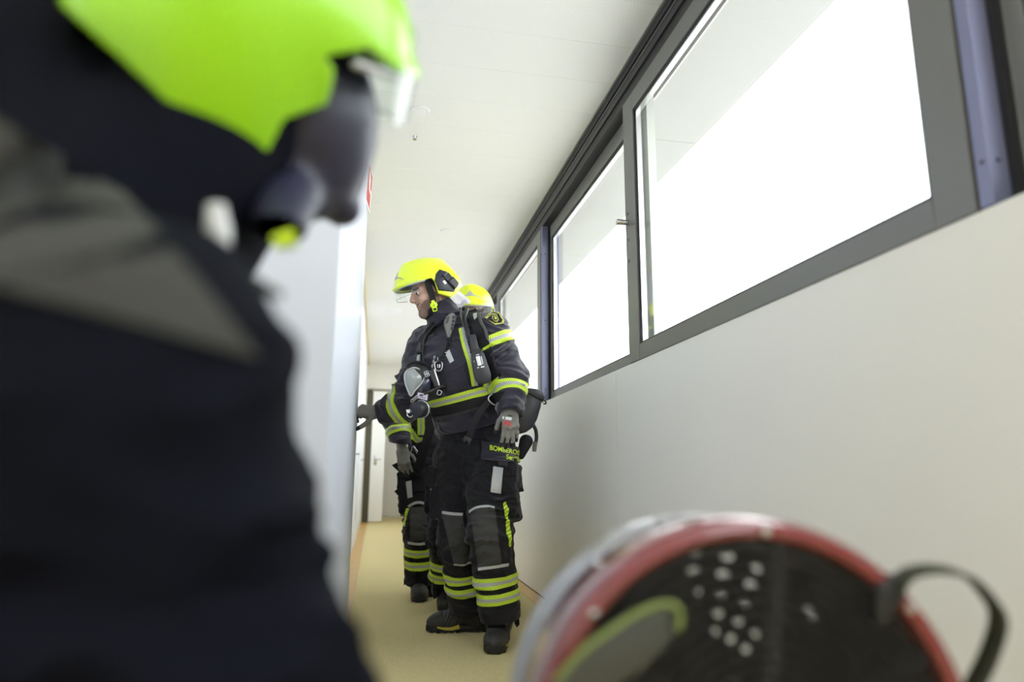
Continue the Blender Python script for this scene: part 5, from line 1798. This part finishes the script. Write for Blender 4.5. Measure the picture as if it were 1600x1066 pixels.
slab('reflective_panel', [(621.5, 729), (626, 727), (633, 736), (628, 738.5)], 4.735, 0.005, 'reflective', f2['trousers'], 0.001)
tape_px('reflective_band', f2['jT'], [(657, 640), (658, 660), (658, 680)], 0.05, 'tape', j2, 0.005, 12, fb=4.7)
tape_px('reflective_band', f2['jT'], [(638, 662), (644, 678), (655, 690), (668, 686)], 0.045, 'tape', j2, 0.006, 14, fb=4.7)
b2 = empty('hip_strap', at(662, 700, 4.6), 'broad black webbing strap hanging at the waist of the firefighter with hanging grey glove', 'strap')
bpts = spline([at(676, 655, 4.60), at(668, 685, 4.58), at(660, 710, 4.58), at(654, 733, 4.6)], 16)
link('webbing', strip_mesh(bpts, [unit([-0.2, -1, 0])] * len(bpts), 0.062, 0.004, 0.006, 'webbing'), 'webbing', b2)
link('triangle_ring', tube_mesh([at(645, 697, 4.58), at(642, 708, 4.58), at(652, 709, 4.58), at(646, 698, 4.58)], 0.004, 8), 'chrome', b2)
link('triangle_ring', tube_mesh([at(646, 697, 4.575), at(652.5, 706, 4.575)], 0.004, 8), 'chrome', b2)
t3 = f3['tT']
patch_px('reflective_panel', t3, [(671, 735), (679.5, 735), (681.5, 767), (673, 767)], 'reflective', f3['trousers'], 0.006, 4, 8, fb=4.3)
tape_px('piping', t3, [(684, 798), (694, 794)], 0.014, 'piping', f3['trousers'], 0.006, 6, fb=4.3)
tape_px('piping', t3, [(687, 866), (697, 868), (708, 870)], 0.014, 'piping', f3['trousers'], 0.006, 8, fb=4.3)
slab('cuff_flap', [(677, 905), (690, 908), (687, 932), (678, 937), (676, 930)], 4.40, 0.012, 'navy_dark', f3['trousers'], 0.003)
slab('cuff_flap', [(631, 905), (636, 908), (634, 913), (631, 915)], 4.76, 0.012, 'navy_dark', f2['trousers'], 0.002)

# ================================================================== THE FIREFIGHTER CLOSE TO THE CAMERA
R4 = head_frame((math.cos(0.543), math.sin(0.543)), -0.114, 0.60)
O4 = np.array([-0.153, 0.713, 1.238])
LIME_CUT = [(0.24, 0.038), (0.115, 0.042), (0.070, 0.054), (0.022, 0.034), (0.036, 0.026), (0.040, -0.010), (-0.004, -0.034), (-0.020, -0.106), (-0.026, -0.106), (-0.118, -0.036), (-0.190, 0.012), (-0.3, 0.08), (-0.3, 0.4), (0.24, 0.4)]
shR4 = at(194, 592, 0.47)
n4 = unit(np.array([0.72, 0.69, 0]))
l4 = np.array([-n4[1], n4[0], 0])
shL4 = shR4 + l4 * 0.38 + np.array([0, 0, 0.02])
mid4 = (shR4 + shL4) / 2
neck4 = mid4 * 0.55 + (O4 - R4[:, 2] * 0.15) * 0.45 - n4 * 0.02
pel4 = mid4 - n4 * 0.20 + np.array([0, 0, -0.43])
J4 = dict(pelvis=pel4, chest=mid4 - n4 * 0.03 + np.array([0, 0, -0.13]), neck=neck4, shL=shL4, shR=shR4,
          elR=at(352, 1190, 0.47), elL=shL4 + n4 * 0.10 + np.array([0, 0, -0.28]),
          wrR=at(352, 1190, 0.47) + n4 * 0.06 + np.array([0, 0, -0.24]), wrL=shL4 + n4 * 0.33 + np.array([0, 0, -0.33]) - l4 * 0.05,
          hipL=pel4 + l4 * 0.10, hipR=pel4 - l4 * 0.10, knL=pel4 + l4 * 0.14 + n4 * 0.40 + np.array([0, 0, 0.06]), knR=pel4 - l4 * 0.10 + n4 * 0.22 + np.array([0, 0, -0.31]),
          anL=pel4 + l4 * 0.13 + n4 * 0.40 + np.array([0, 0, -0.28]), anR=pel4 - l4 * 0.10 - n4 * 0.16 + np.array([0, 0, -0.28]))
J4['knR'][2] = 0.11
J4['anL'][2] = 0.14
J4['anR'][2] = 0.16
hands4 = {'R': dict(wrist=J4['wrR'], d=n4 * 0.3 + np.array([0, 0, -1.0]), n=-l4, thumb=1, curl=(0.5, 0.5, 0.4), h=0.004),
          'L': dict(wrist=J4['wrL'], d=n4 + np.array([0, 0, -0.2]), n=(0, 0, 1), thumb=-1, curl=(0.5, 0.5, 0.4), h=0.004)}
bR = J4['anR'] - n4 * 0.10; bR[2] = 0
bL = J4['anL'] - n4 * 0.045; bL[2] = 0
f4 = make_firefighter(J4, n4, 'crouching firefighter close by with lime helmet, seen blurred from behind in dark jacket', O4, R4, h=0.007, detail=False, shell='helmet_lime', hands=hands4,
                      boots={'L': (bL, n4), 'R': (bR, n4)}, folds=0.9, collar=0.11, hem_up=0.0, modules=False, cut=LIME_CUT, chin=False, lobe=True, cloth='shaded_cloth')
Tj = f4['jT']
patch_px('shoulder_yoke', Tj, [(-30, 170), (190, 300), (400, 560), (-30, 440)], mat('dark_grey_yoke', (0.035, 0.037, 0.034), 0.85, bump=0.3, bscale=700), f4['jacket'], 0.004, 14, 12, fb=0.45)
W4 = lambda p: O4 + R4 @ np.array(p, float)
FM4 = Field(W4((0.07, 0, -0.05)) - 0.17, W4((0.07, 0, -0.05)) + 0.17, 0.004)
FM4.ell(W4((0.064, 0, -0.055)), (0.092, 0.106, 0.114), R4, k=0)
FM4.rbox(W4((0.125, 0, -0.100)), (0.030, 0.034, 0.030), R4, 0.01, 0.02)
FM4.cone(W4((0.10, -0.05, -0.11)), W4((0.125, -0.04, -0.13)), 0.020, 0.024, k=0.01)
FM4.cone(W4((0.06, -0.03, -0.11)), at(432, 372, 0.62), 0.040, 0.022, k=0.02)
HD = Field(np.minimum(O4, neck4) - 0.42, np.maximum(O4, neck4) + 0.26, 0.008)
HD.cone(O4 + R4 @ np.array([-0.01, 0, -0.03]), neck4, 0.094, 0.105, k=0)
HD.cone(O4 + R4 @ np.array([0.03, -0.01, -0.10]), neck4 + n4 * 0.06, 0.055, 0.06, k=0.03)
HD.cone(neck4 - n4 * 0.02, at(-50, 20, 0.80), 0.10, 0.13, k=0.04)
hd4 = link('neck_shade_fill', HD.mesh('neck_shade_fill'), 'shaded_cloth', f4['root'])  # dark fill added for the shaded neck and collar
mk4 = link('face_mask', FM4.mesh('face_mask'), mat('dark_blue_rubber', (0.022, 0.022, 0.05), 0.45), f4['root'])
mk4['label'] = 'dark blue face mask under the helmet brim'
pe = at(340, 340, 0.56)
link('strap_end', tube_mesh([at(337, 322, 0.56), at(340, 360, 0.56), at(343, 402, 0.56)], [0.008, 0.0105, 0.009], 12), 'reflective', mk4)
link('mask_buckle', tube_mesh([at(428, 380, 0.58), at(462, 372, 0.58)], [0.006, 0.008], 10), 'fluo', mk4)
link('hose_stub', tube_mesh([at(390, 440, 0.50), at(412, 452, 0.50), at(440, 462, 0.50)], [0.006, 0.005, 0.003], 10), 'rubber', mk4)
# ================================================================== VENTILATION FAN IN THE FOREGROUND
M['fan_red'] = mat('fan_red_enamel', (0.20, 0.010, 0.020), 0.2, coat=1.0)
M['fan_grey'] = mat('fan_grey_enamel', (0.30, 0.31, 0.36), 0.3, coat=0.5)
M['grille'] = mat('grille_black', (0.018, 0.018, 0.018), 0.4)
Cf = at(1195, 1195, 0.66)
af = unit([-0.06, -1.0, 0.02])                      # out of the front of the fan
uf = unit(np.array([0, 0, 1.0]) - af * af[2])
rf = np.cross(uf, af) * 1.0
if rf[0] < 0:
    rf = -rf
RF = 0.215
fan = empty('ventilation_fan', (Cf[0], Cf[1] + 0.08, 0), 'portable fire ventilation fan with red rim, black ring grille and strap handle', 'fan')
PF = lambda r, a, z: Cf + rf * (r * math.cos(a)) + uf * (r * math.sin(a)) + af * z

def lathe(name, prof, m, parent, n=96):
    bm = bmesh.new()
    rows = [[bm.verts.new(PF(r, 2 * math.pi * i / n, z)) for i in range(n)] for r, z in prof]
    for a, b in zip(rows[:-1], rows[1:]):
        for i in range(n):
            bm.faces.new((a[i], a[(i + 1) % n], b[(i + 1) % n], b[i]))
    return link(name, bm_mesh(bm, name, angle=40), m, parent)

lathe('front_rim', [(RF - 0.010, -0.080), (RF + 0.010, -0.080), (RF + 0.014, -0.075), (RF + 0.014, -0.006), (RF + 0.009, 0.004), (RF, 0.006), (RF - 0.006, 0.002), (RF - 0.008, -0.010), (RF - 0.010, -0.080)], 'fan_red', fan)
lathe('drum', [(RF - 0.012, -0.078), (RF - 0.012, -0.17), (RF - 0.002, -0.175), (RF + 0.012, -0.165), (RF + 0.014, -0.086), (RF + 0.010, -0.078), (RF - 0.012, -0.078)], 'fan_grey', fan)
lathe('drum_liner', [(RF - 0.013, -0.012), (RF - 0.014, -0.155), (RF - 0.018, -0.155), (RF - 0.016, -0.012), (RF - 0.013, -0.012)], 'black', fan)
# front grille: concentric wire rings on flat spokes
def ring_mesh(r, z, w):
    return tube_mesh([PF(r, 2 * math.pi * i / 72, z) for i in range(72)], w, 6, True, 'grille_ring')
for k in range(16):
    r = 0.024 + k * 0.0123
    link('grille_ring', ring_mesh(r, -0.004 + 0.010 * (1 - (r / RF) ** 2), 0.0032), 'grille', fan)
for a in (80, 26, -34, -94, -154, 146):
    t = math.radians(a)
    pts = [PF(r, t, -0.008 + 0.010 * (1 - (r / RF) ** 2)) for r in np.linspace(0.02, RF - 0.006, 10)]
    link('grille_spoke', strip_mesh(pts, [af] * 10, 0.018, 0.0, 0.006, 'grille_spoke'), 'black', fan)
lathe('hub_cap', [(0.0005, 0.012), (0.022, 0.011), (0.026, 0.004), (0.026, -0.004), (0.0005, -0.004)], 'black', fan, 48)
# blades and motor
for i in range(7):
    bm = bmesh.new()
    rows = []
    for j in range(8):
        r = 0.04 + (RF - 0.062) * j / 7
        tw = math.radians(52 - 26 * j / 7)
        half = 0.030 + 0.016 * j / 7
        row = []
        for q in (-1, -0.5, 0, 0.5, 1):
            a = 2 * math.pi * i / 7 + q * half * math.cos(tw) / r + 0.25 * j / 7
            row.append(bm.verts.new(PF(r, a, -0.075 + q * half * math.sin(tw) * 0.6 + 0.006 * (1 - q * q))))
        rows.append(row)
    for j in range(7):
        for q in range(4):
            bm.faces.new((rows[j][q], rows[j][q + 1], rows[j + 1][q + 1], rows[j + 1][q]))
    bmesh.ops.solidify(bm, geom=bm.faces[:], thickness=0.004)
    link('blade', bm_mesh(bm), 'black', fan)
lathe('motor', [(0.0005, -0.04), (0.045, -0.042), (0.055, -0.055), (0.055, -0.14), (0.0005, -0.145)], 'black', fan, 48)
# perforated rear guard
bm = bmesh.new()
NR, NS = 15, 54
ring = [[bm.verts.new(PF(0.03 + (RF - 0.046) * j / NR, 2 * math.pi * i / NS, -0.150)) for i in range(NS)] for j in range(NR + 1)]
rr = random.Random(12)
for j in range(NR):
    for i in range(NS):
        ang = 360 * i / NS
        open_ = (j % 2 == 1) and (i % 2 == 1) and j > 3 and 33 < ang < 88 and rr.random() < 0.85
        q = (ring[j][i], ring[j][(i + 1) % NS], ring[j + 1][(i + 1) % NS], ring[j + 1][i])
        if not open_:
            bm.faces.new(q)
            continue
        co = [np.array(v.co) for v in q]
        cc = sum(co) / 4
        e0, e1 = (co[1] - co[0] + co[2] - co[3]) / 4, (co[3] - co[0] + co[2] - co[1]) / 4
        inner = [bm.verts.new(cc + (e0 * math.cos(t) + e1 * math.sin(t)) * 0.92) for t in np.radians(np.arange(12) * 30 - 135)]
        for c in range(4):
            k3 = c * 3
            bm.faces.new((q[c], q[(c + 1) % 4], inner[(k3 + 3) % 12], inner[k3 + 2], inner[k3 + 1], inner[k3]))
bmesh.ops.solidify(bm, geom=bm.faces[:], thickness=0.002)
link('rear_guard', bm_mesh(bm), 'black', fan)
# rivets on the drum
for a in (150, 128, 105, 64):
    p = PF(RF + 0.014, math.radians(a), -0.10)
    d = unit(p - PF(0, 0, -0.10))
    link('rivet', tube_mesh([p, p + d * 0.003, p + d * 0.004], [0.005, 0.005, 0.002], 10), 'chrome', fan)
for a in (140, 86, 40):
    p = PF(RF + 0.001, math.radians(a), 0.004)
    link('rim_screw', tube_mesh([p, p + af * 0.004, p + af * 0.005], [0.005, 0.005, 0.002], 10), 'chrome', fan)
# strap handle with its bracket
Yk = Cf[1] - 0.015
br = slab('handle_bracket', [(1372, 915), (1402, 896), (1424, 908), (1418, 940), (1386, 985), (1366, 980)], Yk, 0.04, 'black', fan, 0.006)
hpts = spline([at(1398, 918, Yk + 0.01), at(1420, 896, Yk), at(1462, 889, Yk - 0.005), at(1510, 900, Yk - 0.01), at(1545, 935, Yk - 0.01), at(1560, 970, Yk - 0.005), at(1545, 1025, Yk + 0.01), at(1515, 1085, Yk + 0.03), at(1490, 1130, Yk + 0.04)], 48)
hn = []
for i in range(len(hpts)):
    t = unit(hpts[min(i + 1, len(hpts) - 1)] - hpts[max(i - 1, 0)])
    hn.append(unit(np.cross(t, np.array([0.25, 1.0, 0.15]))))
link('strap_handle', strip_mesh(hpts, hn, 0.026, 0.0022, 0.0044, 'strap_handle'), mat('olive_webbing', (0.030, 0.034, 0.016), 0.75, bump=0.4, bscale=900), fan)
# curved clear deflector over the left of the grille
dp = [(868, 1066), (905, 1022), (950, 988), (1000, 956), (1040, 944), (1062, 954), (1060, 985), (1035, 1020), (985, 1060), (930, 1090), (880, 1095)]
dv = slab('side_deflector', dp, Cf[1] - 0.022, 0.006, mat('smoke_plastic', (0.055, 0.06, 0.055), 0.3), fan, 0.002, 44)
link('deflector_edge', tube_mesh([at(x, y, Cf[1] - 0.025) for x, y in spline(dp[:7], 30)], 0.0032, 8), mat('olive_edge', (0.20, 0.26, 0.07), 0.4), dv)
# tubular stand on the floor
for sx in (-1, 1):
    fx = Cf + rf * 0.15 * sx
    P = [fx + af * 0.10 - np.array([0, 0, fx[2] - 0.014]), fx - af * 0.22 - np.array([0, 0, fx[2] - 0.014])]
    link('stand_rail', tube_mesh(P, 0.014, 12), 'fan_grey', fan)
    q = Cf + rf * 0.15 * sx - uf * 0.165 - af * 0.08
    link('stand_leg', tube_mesh([q, np.array([q[0], q[1], 0.02])], 0.013, 12), 'fan_grey', fan)
bar0, bar1 = Cf - rf * 0.15 - af * 0.08, Cf + rf * 0.15 - af * 0.08
bar0[2] = bar1[2] = 0.014
link('stand_bar', tube_mesh([bar0, bar1], 0.013, 12), 'fan_grey', fan)
